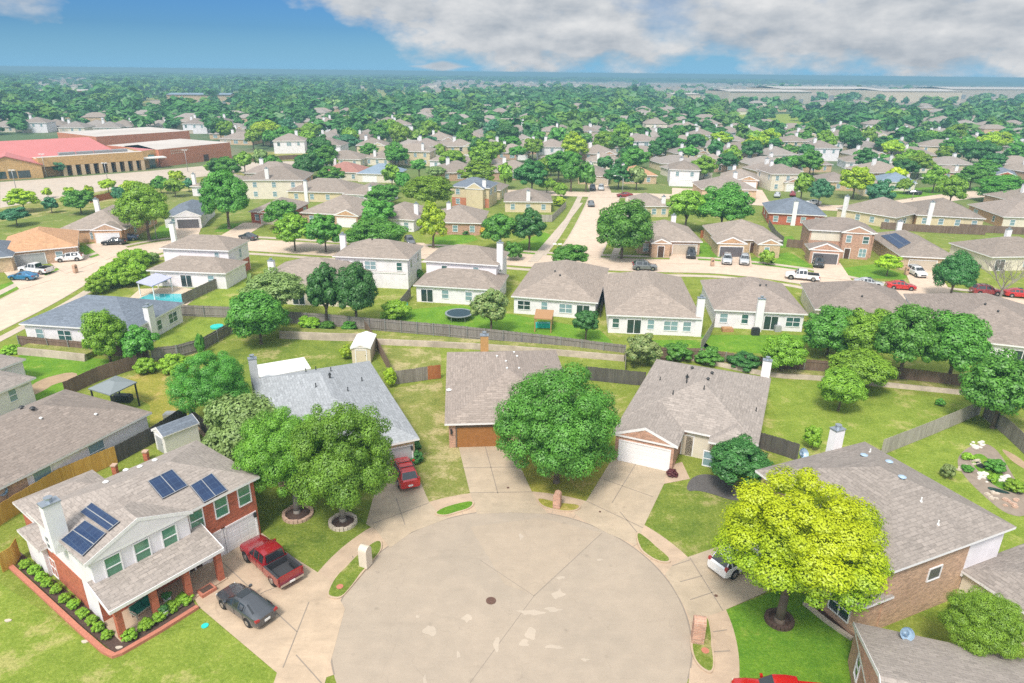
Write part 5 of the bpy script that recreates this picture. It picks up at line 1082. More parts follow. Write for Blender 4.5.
# leafless tree
def bare():
    p = G(1000, 298); r = empty('bare_tree', (*p, 0), 'bare leafless grey tree on the street verge', 'tree'); rd_ = random.Random(3); b = MB(); t = MB(); t.cyl((0, 0, 0), (0, 0, 1.6), .2, .16, 8); t.build('trunk', 'bark_grey', r)
    def br(q, d, l, rad, n):
        e = q + d * l; b.cyl(q, e, rad, rad * .65, 5, caps=False)
        if n:
            for _ in range(3): d2 = d + np.array([rd_.uniform(-.75, .75), rd_.uniform(-.75, .75), rd_.uniform(-.1, .5)]); br(e, d2 / np.linalg.norm(d2), l * rd_.uniform(.62, .85), rad * .6, n - 1)
    for k in range(6): a = k * 1.05; br(np.array([0, 0, 1.4]), np.array([math.cos(a) * .6, math.sin(a) * .6, .75]), 2.0, .11, 4)
    b.build('branches', 'bark_grey', r)
bare()
# hedge by the pool
for i, (x, y, w) in enumerate(((96, 290, 17), (104, 285, 19), (112, 280, 20), (121, 275, 21), (130, 269, 22), (137, 263, 18), (128, 282, 18), (136, 276, 17))):
    T(x - w * .7, y - w * .9, x + w * .7, y + w * .35, 'leaf_shrub', 'bright green bushes of the hedge between the street and the pool', shrub=True, group='pool hedge bushes')
for b_, mt, lab in (((133, 357, 157, 376), 'leaf_shrub', 'clipped round bush beside the dark brown fence'), ((157, 352, 190, 376), 'leaf_shrub', 'low spreading bush under the round green tree'), ((383, 367, 397, 389), 'leaf_lime', 'lime bush at the end of the narrow fence'), ((339, 344, 353, 361), 'leaf_lime', 'bright lime bush beside the cream shed'),
                    ((297, 315, 321, 330), 'leaf_shrub', 'loose bush on the stone bank, first of three'), ((319, 320, 335, 331), 'leaf_green', 'clipped bush in the middle of the stone bank'), ((341, 320, 357, 332), 'leaf_green', 'dark clipped bush at the stone bank below the feathery tree'), ((410, 439, 422, 451), 'leaf_dark', 'dark clipped ball bush beside the garage corner, upper one'), ((408, 449, 424, 466), 'leaf_dark', 'dark clipped ball bush beside the red car, lower one'),
                    ((665, 468, 678, 478), 'leaf_maroon', 'dark red round bush at the white garage door'), ((803, 425, 823, 452), 'leaf_shrub', 'loose light bush beside the white chimney and the dish'), ((936, 398, 945, 407), 'leaf_green', 'small climber bush on the pale fence'), ((195, 329, 204, 356), 'leaf_green', 'narrow cypress bush by the corner of the grey fence'),
                    ((380, 298, 412, 322), 'leaf_shrub', 'loose bush in the yard beside the white two storey house'), ((413, 268, 424, 280), 'leaf_green', 'clipped bush between the two white two storey houses'), ((185, 279, 194, 286), 'leaf_shrub', 'small round bush at the pool house wall'), ((194, 279, 206, 287), 'leaf_maroon', 'dark maroon bush at the pool house wall'), ((0, 345, 20, 355), 'leaf_shrub', 'bushes at the corner of the brown fence'), ((144, 252, 160, 264), 'leaf_olive', 'pale shrub at the street beside the pool house'),
                    ((246, 272, 258, 312), 'leaf_olive', 'slender pale shrub at the fence of the low tan house'), ((503, 240, 523, 262), 'leaf_green', 'green bush behind the chimney of the trampoline house'), ((835, 600, 846, 612), 'leaf_green', 'small shrub in the dark bed before the tan brick porch, nearer the tree'), ((846, 609, 856, 623), 'leaf_green', 'small shrub in the dark bed nearest the bay window'), ((940, 462, 956, 480), 'leaf_rose', 'thin dry shrub on the lawn before the pond garden'),
                    ((986, 458, 1006, 474), 'leaf_green', 'round bush among the rocks of the pond garden'), ((1004, 478, 1026, 494), 'leaf_shrub', 'leafy bush at the lower pond garden'), ((988, 473, 998, 483), 'leaf_shrub', 'small low bush at the pond edge'), ((962, 452, 974, 461), 'leaf_shrub', 'flat ground shrub at the top of the rock garden'), ((961, 464, 974, 473), 'leaf_green', 'flat dark ground shrub beside the pale rocks'), ((457, 226, 476, 235), 'leaf_dark', 'dark clipped hedge before the light brick house'), ((479, 226, 487, 236), 'leaf_orange', 'small orange leaved shrub by the lime tree lawn')):
    T(*b_, mt, lab, shrub=True, cls='mid' if b_[2] - b_[0] > 12 else 'small')
for x, y in ((25, 566), (34, 572), (40, 579), (47, 585), (56, 591), (64, 600), (73, 606), (82, 615), (91, 622), (98, 629), (106, 637)): T(x - 6, y - 8, x + 7, y + 4, 'leaf_shrub' if x % 3 else 'leaf_lime', 'small clipped bush in the brick edged bed along the side of the red brick house', shrub=True, cls='mid', group='side bed bushes')
for x, y in ((129, 638), (145, 627), (159, 618), (171, 609), (184, 601)): T(x - 8, y - 10, x + 9, y + 5, 'leaf_shrub', 'rounded bush in the bed in front of the brick porch', shrub=True, cls='mid', group='porch bed bushes')
# ------------------------------------------------------------------ beds, edging, rings
def edging(name, px, mat, w, h, label, cat): 
    b = MB(); pts = GG(px); L_, R_ = offset_line(pts, w / 2)
    for i in range(len(pts) - 1): b.hexa([(*R_[i], 0), (*R_[i + 1], 0), (*L_[i + 1], 0), (*L_[i], 0)], [(*R_[i], h), (*R_[i + 1], h), (*L_[i + 1], h), (*L_[i], h)])
    tag(b.build(name, mat), label, cat)
edging('bed_edging', [(7, 564), (40, 594), (80, 631), (104, 652), (114, 657), (122, 654), (160, 632), (198, 608)], 'edging_brick', .32, .22, 'red brick edging around the planting bed of the porch house', 'edging')
edging('bed_edging', [(804, 604), (826, 622), (852, 640)], 'stone_pale', .3, .2, 'pale stone edging of the dark bed before the tan brick porch', 'edging')
sheet('flower_bed', GG([(10, 560), (42, 590), (82, 627), (114, 653), (124, 650), (160, 629), (196, 606), (186, 590), (120, 634), (20, 552)]), .02, 'mulch')
def tree_ring(x, y, r, mat, label):
    p = G(x, y); b = MB(); n = 22
    for i in range(n):
        a = 2 * PI * i / n; u = np.array([-math.sin(a), math.cos(a)]); q = p + r * np.array([math.cos(a), math.sin(a)]); b.box((q[0], q[1], 0), (2 * PI * r / n * .96, .26, .24 + .03 * (i % 3)), u=u)
    b.cyl((*p, 0), (*p, .08), r, n=20, m=1); tag(b.build('tree_ring', [mat, 'mulch']), label, 'tree ring')
tree_ring(298, 515, 1.15, 'stone_pink', 'pinkish stone ring around the trunk nearer the brick garage'); tree_ring(343, 523, 1.05, 'stone_pale', 'pale round stone ring around the trunk beside the pavement')
tree_ring(779, 621, .85, 'mulch', 'dark mulch ring with small stones around the yellow tree trunk')
# ------------------------------------------------------------------ vehicles
car_px('pickup', 288, 582, 255, 553, 'red', 'dark red pickup truck with open grey bed on the brick house driveway', z=.03)
car_px('sedan', 263, 622, 231, 599, 'graphite', 'dark grey saloon car beside the red pickup', z=.03)
car_px('suv', 410, 489, 400, 467, 'bright_red', 'red estate car with roof rails in front of the blue grey roofed house', z=.03)
car_px('suv', 722, 573, 751, 558, 'white', 'white car half under the yellow tree', z=.03)
car_px('pickup', 824, 713, 740, 704, 'bright_red', 'bright red covered pickup at the bottom edge beside the lawn', cover='paint_bright_red', z=.03)
for a in (('pickup', 886, 288, 850, 282, 'white'),): pass
for kind, xr, yr, xf, yf, pn, lab in (('pickup', 817, 281, 786, 278, 'white', 'white pickup truck parked in the street with a dark load bed'), ('suv', 633, 269.5, 656, 270, 'grey', 'grey estate car parked in the street by the corner tree'), ('suv', 690.5, 252, 691, 262, 'black', 'black car on the drive of the arched brick house'), ('suv', 727, 258, 726.5, 268, 'silver', 'silver car on the twin gabled house drive, nearer the arched house'), ('suv', 744, 258, 744, 269, 'silver', 'silver car on the twin gabled house drive, nearer the bush'),
        ('suv', 817, 261, 819, 271, 'black', 'black off road car in front of the dark garage'), ('sedan', 855, 285, 881, 287, 'silver', 'silver saloon car at the kerb of the bright lawn'), ('sedan', 850, 289, 877, 293, 'grey', 'dark grey car low behind the tan roof, beside the silver saloon'), ('sedan', 886, 288, 915, 290, 'bright_red', 'red saloon car at the kerb of the solar roofed house'), ('suv', 909, 272, 923, 279, 'white', 'white car on the solar roofed house drive'), ('suv', 973, 294, 997, 295, 'maroon', 'maroon car behind the bare tree'), ('sedan', 1005, 296, 1032, 298, 'bright_red', 'bright red car at the kerb next to the bare tree'),
        ('suv', 84, 260, 56, 262, 'white', 'white car on the drive of the orange roofed house'), ('pickup', 52, 274, 21, 272, 'white', 'white pickup beside the blue car'), ('sedan', 38, 280, 10, 279, 'blue', 'bright blue car on the drive next to the white pickup'), ('sedan', 125, 244, 104, 245, 'black', 'black car in front of the brick garage gable, nearer one'), ('sedan', 136, 240, 118, 241, 'navy', 'dark blue car behind the black one at the brick garage gable'), ('sedan', 257, 241, 240, 238, 'graphite', 'dark car parked in the street by the white two storey house'),
        ('sedan', 590, 202, 592, 210, 'grey', 'grey blue car driving down the cross street'), ('suv', 592, 187, 593, 193, 'graphite', 'dark car on the cream garage drive'), ('suv', 601, 187, 601, 193, 'silver', 'light grey car on the cream garage drive'), ('sedan', 632, 197, 617, 197, 'maroon', 'dark red car by the street lamp'), ('sedan', 778, 194, 776, 200, 'silver', 'silver car on the drive of the house with twin chimneys'), ('sedan', 818, 205, 806, 204, 'white', 'white car behind the slate blue roof'), ('suv', 408, 242, 412, 247, 'grey', 'grey car at the low white house garage'), ('sedan', 793, 193, 792, 199, 'maroon', 'dark red car beside the silver one in the back street'), ('sedan', 372, 180, 360, 181, 'black', 'black car before the blue grey roofed house'), ('sedan', 920, 195, 906, 194, 'black', 'dark car on the far street by the yellow tree')):
    car_px(kind, xr, yr, xf, yf, pn, lab, detail=(yr > 235), z=.05)
for i in range(16):
    x = 88 + i * 9.; y = 182 - i * .95
    if i in (2, 3, 7, 11, 14): continue
# ------------------------------------------------------------------ small things
def mailbox(x, y, mat, label, s=1., rot=None, u=None):
    p = G(x, y); d = p - C0; u = u if u is not None else np.array([-d[1], d[0]]) / np.linalg.norm(d); r = empty('mailbox', (*p, 0), label, 'mailbox'); o = (*p, 0); z = .1
    b = MB(); b.box((*p, z), (.62 * s, .62 * s, 1.25 * s), u=u); b.build('pillar', mat, r, o)
    n = np.array([-u[1], u[0]]); b = MB(); k = 8; q = [(p + u * .31 * s * math.cos(PI * i / k), z + 1.25 * s + .3 * s * math.sin(PI * i / k)) for i in range(k + 1)]
    f = [(*(a - n * .31 * s), zz) for a, zz in q]; g = [(*(a + n * .31 * s), zz) for a, zz in q]; b.poly(f); b.poly(g[::-1])
    for i in range(k): b.poly([f[i + 1], f[i], g[i], g[i + 1]])
    b.poly([f[0], f[-1], g[-1], g[0]]); b.build('arched_top', mat, r, o)
    b = MB(); q = p - n * .32 * s; b.box((*q, z + .85 * s), (.26 * s, .05, .3 * s), u=u); b.build('letter_door', 'dark_metal', r, o)
mailbox(366, 566, 'mail_pale', 'pale plastered mailbox pillar with arched top on the grass island', 1.15); mailbox(557, 508, 'brick_pink', 'pink brick double mailbox on the island between the two garages', 1.0)
mailbox(697, 641, 'brick_pink', 'pink brick mailbox pillar leaning on the island near the yellow tree', 1.25); mailbox(76, 273, 'brick_tan', 'brick mailbox at the kerb beside the white pickup', 1., u=U(70)); mailbox(712, 266, 'brick_tan', 'brick mailbox at the drive of the twin gabled house', 1., u=U(0)); mailbox(906, 275, 'brick_tan', 'brick mailbox at the drive of the solar roofed house', 1., u=U(0))
def disc(name, x, y, r, mat, label, z=.02, cat='manhole cover', h=.03):
    p = G(x, y); b = MB(); b.cyl((*p, z), (*p, z + h), r, n=20); tag(b.build(name, mat), label, cat)
disc('manhole_cover', 491, 601, .36, 'iron', 'round rusty manhole cover in the middle of the turning circle'); disc('meter_cover', 340, 588, .25, 'edging_brick', 'reddish meter cover on the grass island near the pale mailbox', .12, 'meter cover'); disc('meter_cover', 705, 652, .25, 'edging_brick', 'reddish meter cover beside the leaning brick mailbox', .12, 'meter cover')
disc('utility_lid', 205, 626, .24, 'plastic_teal', 'small teal utility lid in the front lawn', .02, 'utility lid'); disc('drain_cover', 600, 512, .1, 'iron', 'small dark cleanout lid on the white garage driveway', .02, 'drain cover'); disc('drain_cover', 508, 488, .12, 'iron', 'small dark cleanout lid on the wooden garage driveway', .02, 'drain cover'); disc('drain_cover', 716, 596, .12, 'iron', 'small dark lid on the white car driveway', .02, 'drain cover')
def dish(x, y, z, s, aim, label, h=.6):
    p = G(x, y, z); r = empty('satellite_dish', (*p, z - h), label, 'satellite dish'); b = MB(); b.cyl((0, 0, 0), (0, 0, h), .03, n=6); b.build('mast', 'metal_grey', r)
    d = Vector((math.cos(R(aim)) * .85, math.sin(R(aim)) * .85, .55)).normalized(); c = Vector((0, 0, h)); b = MB()
    for k in range(3): b.cyl(c + d * .04 * k * k, c + d * .04 * (k + 1) ** 2, s * (.34 + .22 * k), s * (.34 + .22 * (k + 1)), 16, caps=(k == 0))
    b.build('reflector', 'vent_blue', r, smooth=True); b = MB(); b.cyl(c, c + d * .5 - Vector((0, 0, .25)), .02, n=5); b.build('feed_arm', 'metal_grey', r)
dish(801, 454, 5.0, .5, -60, 'blue grey satellite dish beside the white chimney of the tan brick house'); dish(905, 633, 3.4, .42, -100, 'grey satellite dish at the roof edge of the bottom corner house', 1.); dish(6, 491, 2.2, .4, -90, 'small satellite dish by the cedar fence', 1.2)
def shed(a, b_, c, ez, wall, roof, label, door='garage_grey', pitch=.55, ridge=None):
    h = House('shed', label, 'shed'); A = G(*a); B = G(*b_); u = (B - A) / np.linalg.norm(B - A); v = np.array([-u[1], u[0]]); L = float(np.linalg.norm(B - A)); W = abs(float((G(*c) - A) @ v))
    h.wing(A - (u + v) * .12, u, L + .24, W + .24, ez, pitch, 'gg', ridge or 'v', .12, wall, roof, th=.12); k = h.wings[0]['sides'][0]; h.door(0, 0, k[3] / 2, min(1.3, k[3] * .6), ez * .78, door); h.finish()
shed((157, 449), (167.5, 456), (192, 437), 2.2, 'shed_wall', 'shingle_slate', 'white garden shed with grey roof at the end of the dark fence', 'garage_grey')
shed((352.5, 363), (371, 363), (371, 350), 2.2, 'shed_cream', 'roof_metal_white', 'cream garden shed with white arched roof by the narrow fence', 'shed_cream', .35)
# white patio cover behind the blue grey roof
def cover(px, z, mat, label, name='patio_cover', post='metal_white', rise=0., posts=None, cat='patio cover'):
    q = GG(px, z); c = sum(q) / 4; r = empty(name, (*c, 0), label, cat); o = (*c, 0); b = MB()
    ar = sum(q[i][0] * q[(i + 1) % 4][1] - q[(i + 1) % 4][0] * q[i][1] for i in range(4)); q = q if ar > 0 else q[::-1]
    if rise:
        k = len(b.v); m0, m1 = c + (q[0] - q[1]) * .12, c + (q[1] - q[0]) * .12
        T_ = [(*p, z) for p in q]
        b.poly([T_[0], T_[1], (*m1, z + rise), (*m0, z + rise)]); b.poly([T_[2], T_[3], (*m0, z + rise), (*m1, z + rise)]); b.poly([T_[1], T_[2], (*m1, z + rise)]); b.poly([T_[3], T_[0], (*m0, z + rise)]); b.poly([(p[0], p[1], z - .12) for p in q[::-1]])
        for i in range(4): b.poly([(*q[i], z - .12), (*q[(i + 1) % 4], z - .12), T_[(i + 1) % 4], T_[i]])
    else: b.hexa([(*p, z - .15) for p in q], [(*p, z) for p in q])
    b.build('roof', mat, r, o)
    for p in q: b = MB(); s = c + (p - c) * .9; b.box((*s, 0), (.14, .14, z - .15)); b.build('post', post, r, o)
cover([(249.5, 366), (261, 378), (311, 368), (304, 357)], 2.6, 'roof_metal_white', 'flat white patio cover behind the blue grey roofed house')
cover([(88, 388.5), (110, 395), (137, 382), (116, 375.5)], 2.9, 'roof_pavilion', 'blue grey garden pavilion on slim posts in the yard', 'pavilion', 'dark_metal', .5, cat='pavilion')
cover([(534, 318), (552, 319), (554, 310), (536, 309)], 2.2, 'wood_warm', 'small brown pergola over garden furniture', 'pergola', 'wood_warm', cat='pergola')
cover([(136, 282), (152, 286), (172, 277), (156, 273)], 2.5, 'canvas_lilac', 'pale lilac canopy beside the swimming pool', 'canopy', 'metal_white', cat='canopy')
# pool
q = GG([(136, 300), (150, 294), (186, 294), (182, 303), (150, 306)]); tag(sheet('pool_deck', GG([(125, 302), (140, 289), (180, 287), (205, 291), (186, 306), (145, 309)]), .03, 'pool_deck'), kind='structure'); tag(sheet('pool_water', q, .05, 'pool_water'), kind='structure')
# trampoline
def trampoline(x, y, w, label):
    p = G(x, y, .9); r_ = w / 2 * depth(p) / F; r = empty('trampoline', (*p, 0), label, 'trampoline'); b = MB(); b.cyl((0, 0, .86), (0, 0, .9), r_ * .86, n=24); b.build('mat', 'trampoline_mat', r)
    b = MB(); n = 28
    for i in range(n):
        a0, a1 = 2 * PI * i / n, 2 * PI * (i + 1) / n; f = lambda a, s, z: (r_ * s * math.cos(a), r_ * s * math.sin(a), z)
        b.hexa([f(a0, .86, .84), f(a0, 1, .84), f(a1, 1, .84), f(a1, .86, .84)], [f(a0, .86, .94), f(a0, 1, .94), f(a1, 1, .94), f(a1, .86, .94)])
    b.build('rim_pad', 'roof_pavilion', r)
    for i in range(6): b = MB(); a = i * PI / 3; b.cyl((r_ * .95 * math.cos(a), r_ * .95 * math.sin(a), 0), (r_ * .95 * math.cos(a), r_ * .95 * math.sin(a), .86), .035, n=6); b.build('leg', 'metal_grey', r)
trampoline(459, 313, 28, 'round black trampoline with grey rim on the lawn behind the long fence')
def bench():
    a, c = G(134, 620, .1), G(156, 604, .1); u = (c - a) / np.linalg.norm(c - a); v = np.array([-u[1], u[0]]); L = np.linalg.norm(c - a); m_ = (a + c) / 2; r = empty('bench', (*m_, .13), 'bench with green cushions on the brick porch', 'bench'); o = (*m_, .13)
    for s in (-1, 1):
        for e in (-1, 1): b = MB(); q = m_ + u * s * L * .45 + v * e * .27; b.box((*q, .13), (.08, .08, .5), u=u); b.build('leg', 'stone_pale', r, o)
        b = MB(); q = m_ + u * s * L * .48; b.box((*q, .7), (.08, .62, .06), u=u); b.build('arm', 'stone_pale', r, o)
    b = MB(); b.box((*m_, .5), (L, .6, .06), u=u); b.build('seat', 'stone_pale', r, o)
    b = MB(); q = m_ + v * .3; b.box((*q, .56), (L, .07, .5), u=u); b.build('backrest', 'stone_pale', r, o)
    for s in (-.25, .25): b = MB(); q = m_ + u * L * s; b.box((*q, .56), (L * .46, .52, .13), u=u); b.build('cushion', 'cushion_green', r, o); b = MB(); q = q + v * .2; b.box((*q, .68), (L * .46, .13, .38), u=u); b.build('cushion', 'cushion_green', r, o)
bench()
def planter(x, y, label):
    p = G(x, y, .13); r = empty('flower_pot', (*p, .13), label, 'flower pot'); b = MB(); b.cyl((0, 0, 0), (0, 0, .42), .2, .28, 14); b.build('pot', 'metal_white', r); mk_crown('plant', 'leaf_dark', 'small', r, (0, 0, .6), (.34, .34, .3))
planter(168, 602, 'white pot with dark plant on the porch near the door'); planter(165, 615, 'white pot with dark plant on the porch edge behind the bushes')
# planter box of bricks by the walk
p = G(207, 592); b = MB(); b.box((*p, 0), (1.1, .8, .28), u=U(53), m=0); b.box((*p, .28), (.8, .5, .03), u=U(53), m=1); tag(b.build('brick_planter', ['edging_brick', 'mulch']), 'low square brick planter beside the end porch column', 'planter')
for x, y, lab in ((116, 474, 'red topped brick post on the lawn, nearer the cedar fence'), (147, 460, 'red topped brick post on the lawn, nearer the shed')):
    p = G(x, y); r = empty('brick_post', (*p, 0), lab, 'post'); b = MB(); b.box((0, 0, 0), (.4, .4, .9)); b.build('shaft', 'brick_red', r); b = MB(); b.box((0, 0, .9), (.5, .5, .12)); b.build('cap', 'stone_pink', r)
for x, y, lab in ((67, 601, 'flat pale stone in the grass beside the bed, farther one'), (85, 642, 'flat pale stone in the grass near the brick edging corner'), (8, 621, 'flat pale stone in the open grass'), (119, 648, 'white rock at the bed corner')):
    p = G(x, y); b = MB(); q = [p + np.array([math.cos(a) * (.24 + .07 * math.sin(3 * a)), math.sin(a) * .13]) for a in [k * PI / 4 for k in range(8)]]; b.prism(q, 0, .07); tag(b.build('stepping_stone', 'stone_pale'), lab, 'stone')
# pond garden with rocks
sheet('flower_bed', rounded(GG([(955, 462), (965, 448), (985, 442), (1000, 452), (1015, 480), (1028, 495), (1028, 518), (1005, 514), (985, 497), (967, 480)]), 2), .010, 'bed_earth')
sheet('flower_bed', rounded(GG([(968, 458), (980, 452), (992, 462), (1010, 482), (1022, 494), (1000, 490), (980, 474)]), 2), .014, 'lawn_green')
sheet('dirt_patch', rounded(GG([(998, 446), (1024, 460), (1030, 472), (1012, 462)]), 2), .012, 'soil')
rd = random.Random(12); gk = 0
for x, y, n, sp, mt in ((978, 446, 13, 7, 'scuff'), (976, 462, 12, 5, 'stone_pale'), (985, 478, 14, 8, 'scuff'), (962, 468, 7, 4, 'stone_pale'), (1003, 480, 9, 6, 'scuff'), (1008, 504, 10, 9, 'stone_pink'), (992, 496, 9, 6, 'stone_pale'), (983, 466, 8, 5, 'dark_metal')):
    for i in range(n):
        p = G(x + rd.uniform(-sp, sp), y + rd.uniform(-sp, sp) * .6); s = rd.uniform(.12, .30); b = MB(); k = 7; q = [p + s * np.array([math.cos(a) * rd.uniform(.7, 1.2), math.sin(a) * rd.uniform(.6, 1.)]) for a in [2 * PI * j_ / k for j_ in range(k)]]; c = sum(q) / k
        b.prism(q, 0, s * .45); b.prism([c + (w - c) * .62 for w in q], s * .45, s * .72); tag(b.build('garden_rock', mt), 'loose rock among those edging the garden pond', 'rock', 'rocks of the pond garden')
sheet('pond_water', rounded(GG([(986, 486), (1006, 491), (1012, 495), (990, 491)]), 2), .03, 'glass_dark')
# garden clutter behind the middle row
def lump(name, x, y, sz, mat, label, cat, z=0., yaw=0.):
    p = G(x, y); b = MB(); b.box((*p, z), sz, yaw=yaw); b.box((*p, z + sz[2]), (sz[0] * .82, sz[1] * .82, sz[2] * .15), yaw=yaw); tag(b.build(name, mat), label, cat)
lump('air_conditioner', 436, 301, (.9, .9, .8), 'ac_grey', 'grey air conditioner at the back wall of the trampoline house', 'air conditioner'); lump('air_conditioner', 777, 331, (.9, .9, .8), 'ac_grey', 'grey air conditioner under the speckled roof house window', 'air conditioner'); lump('air_conditioner', 899, 261, (.9, .9, .8), 'ac_grey', 'grey air conditioner by the small bright tree', 'air conditioner')
lump('barbecue', 755, 335, (1.1, .6, 1.), 'dark_metal', 'black barbecue on the lawn below the speckled roof chimney', 'barbecue'); lump('outdoor_sofa', 543, 327, (2.2, .9, .6), 'plastic_teal', 'teal garden sofa beneath the pergola', 'garden sofa'); lump('garden_table', 727, 331, (1.6, 1., .5), 'wood_warm', 'reddish wooden garden table behind the speckled roof house', 'garden table')
lump('patio_sofa', 123, 401, (2., .9, .7), 'dark_metal', 'dark sofa under the garden pavilion', 'garden sofa'); lump('garden_box', 172, 418, (1.5, .8, .6), 'metal_grey', 'grey storage box at the dark fence beyond the shed', 'storage box'); disc('paddling_pool', 217, 327.5, .9, 'plastic_teal', 'small teal paddling pool on the lawn of the slate roofed house', .01, 'paddling pool', .25)
lump('wheelie_bin', 601, 303, (.6, .6, 1.05), 'dark_metal', 'dark wheelie bin between the tan and grey roofed houses', 'bin'); lump('wheelie_bin', 406, 310, (.6, .6, 1.05), 'plastic_teal', 'teal wheelie bin at the short grey fence', 'bin'); lump('trailer', 868, 299, (2.4, 1.3, .8), 'navy_cover' if 'navy_cover' in M else 'dark_metal', 'dark low trailer parked behind the tan roof', 'trailer')
# ------------------------------------------------------------------ rest of the neighbourhood
bpy.context.view_layer.update()
occ = []
for o in list(C.objects):
    if o.parent is None and o.get('category'):
        occ.append((o.location.x, o.location.y, 17 if o['category'] == 'house' else 5.5 if o['category'] == 'tree' else 3.))
occ = np.array(occ)
SCH = GG([(-60, 215), (240, 178), (330, 165), (330, 154), (250, 150), (190, 132), (60, 132), (-60, 140)])
BB = {}
def inside(p, poly):
    k = id(poly)
    if k not in BB: q = np.array(poly); BB[k] = (*q.min(0), *q.max(0))
    bb = BB[k]
    if not (bb[0] <= p[0] <= bb[2] and bb[1] <= p[1] <= bb[3]): return False
    c = False; j_ = len(poly) - 1
    for i in range(len(poly)):
        a, b_ = poly[i], poly[j_]
        if (a[1] > p[1]) != (b_[1] > p[1]) and p[0] < (b_[0] - a[0]) * (p[1] - a[1]) / (b_[1] - a[1]) + a[0]: c = not c
        j_ = i
    return c
OPEN = [SCH, GG([(325, 109), (420, 106), (482, 98), (474, 86), (380, 87), (325, 92)]), GG([(722, 132), (862, 129), (862, 113), (722, 115)]), GG([(138, 115), (242, 113), (246, 90), (138, 91)]), GG([(650, 112), (1070, 119), (1070, 84), (650, 84)]), GG([(420, 94), (700, 94), (720, 82), (420, 81)]), GG([(30, 103), (98, 102), (98, 80), (30, 80)])]
DENSE = [OPEN[4], OPEN[5], OPEN[6]]        # built up land near the horizon, few trees
lines = [(MAIN, 7.5), (CROSS, 7.5), (BACK, 7.)]
def near_line(p):
    for l, w in lines:
        q = np.array(l); 
        if np.min(np.hypot(q[:, 0] - p[0], q[:, 1] - p[1])) < w: return True
    return False
def in_view(p, m=1.12): return p[1] > 0 and abs(p[0]) < p[1] * .78 * m + 8
rd = random.Random(21)
# prototypes of the far houses
PROTO = []
for i, (rf, wl, L, W, st, gb) in enumerate((('shingle_tan', 'siding_cream', 15, 14, 1, None), ('shingle_buff', 'brick_tan', 16, 15, 1, 'brick_tan'), ('shingle_brown', 'siding_white', 14, 13, 2, None), ('shingle_tan', 'siding_yellow', 16, 12, 1, 'brick_tan'), ('shingle_brown', 'brick_buff', 17, 14, 1, None), ('shingle_buff', 'siding_yellow', 13, 12, 2, 'siding_yellow'))):
    h = House('house', 'x'); ez = 2.9 if st == 1 else 5.5
    h.wing(np.array([-L / 2, -W / 2]), U(0), L, W, ez, .42, 'hh', None, .4, wl, rf)
    if gb: h.wing(np.array([L / 2 - 6.6, -W / 2 - 1.]), U(0), 6.2, 6, ez, .42, 'gh', 'v', .3, wl, rf, gable=gb)
    h.autowin(0, 0, 3, ez - 1.4, 1.2, 1.4, 'glass_teal'); h.autowin(0, 2, 3, ez - 1.4, 1.2, 1.4, 'glass_teal'); h.chimney(np.array([-L * .2, -W * .1]), ez, h.wings[0]['rz'] + 1.1, 1.2, .9); h.garage(1 if gb else 0, 0, 2.9, 4.7, 2.1, 'garage_white' if i % 2 else 'garage_tan')
    PROTO.append([h.finish(), False])
FAR_LAB = ['tan hip roofed cream house in the distant streets', 'buff roofed brick gabled house in the distant streets', 'brown roofed white two storey house in the distant streets', 'tan roofed yellow house with tan gable in the distant streets', 'brown roofed light brick house in the distant streets', 'buff roofed yellow two storey house in the distant streets']
houses = []; far_h = []; y = 150.
cand = []
row_i = 0
while y < 1700:
    wob = rd.uniform(0, 6); x = -y * .95 - 20
    while x < y * .95 + 20:
        xx = x + rd.uniform(-2.5, 2.5); yy = y + .10 * xx * (1 if (row_i // 2) % 2 else .6) + rd.uniform(-2.5, 2.5)
        cand.append((xx, yy, row_i)); x += rd.uniform(17, 21.5)
    y += 24 if row_i % 2 else 36; row_i += 1
for xx, yy, ri in cand:
    p = np.array([xx, yy])
    if not in_view(p) or yy < 190: continue
    if any(inside(p, q) for q in OPEN) or near_line(p): continue
    dd = np.hypot(occ[:, 0] - xx, occ[:, 1] - yy)
    if yy < 330 and np.any(dd < np.where(occ[:, 2] > 10, 18., 7.5)): continue
    lx, ly = P(xx, yy, 0)
    if ly < 118 and lx < 330 and rd.random() < .75: continue        # woods beyond the school
    if yy > 430 and rd.random() < (.12 if yy < 700 else .5) - (.25 if xx / yy > .2 else 0): continue
    houses.append((xx, yy, ri))
houses.sort(key=lambda q: q[1]); NH = 170
far_houses = houses[NH:]
for xx, yy, ri in houses[:NH]:
    k = rd.choice([0, 1, 3, 4]) if yy < 290 else rd.randrange(6); pr = PROTO[k]
    if not pr[1]: r = pr[0]; pr[1] = True
    else: r = copy_tree(pr[0])
    r.location = (xx, yy, 0); r.rotation_euler = (0, 0, (0 if ri % 2 else PI) + R(rd.uniform(-9, 9)) + .1)
    r['label'] = FAR_LAB[k]; r['group'] = 'distant houses, ' + FAR_LAB[k].split(' house')[0]
for pr in PROTO:
    if not pr[1]: [bpy.data.objects.remove(o) for o in [c2 for c1 in pr[0].children for c2 in c1.children] + list(pr[0].children) + [pr[0]]]
for poly, n in zip(DENSE, (900, 420, 60)):
    lo_, hi_ = np.array(poly).min(0), np.array(poly).max(0); got = 0
    for _ in range(n * 6):
        p = np.array([rd.uniform(lo_[0], hi_[0]), rd.uniform(lo_[1], hi_[1])])
        if inside(p, poly) and p[1] < 2600 and not (poly is OPEN[4] and 880 < p[1] < 1180): far_houses.append((p[0], p[1], 0)); got += 1
        if got >= n: break
b = MB()
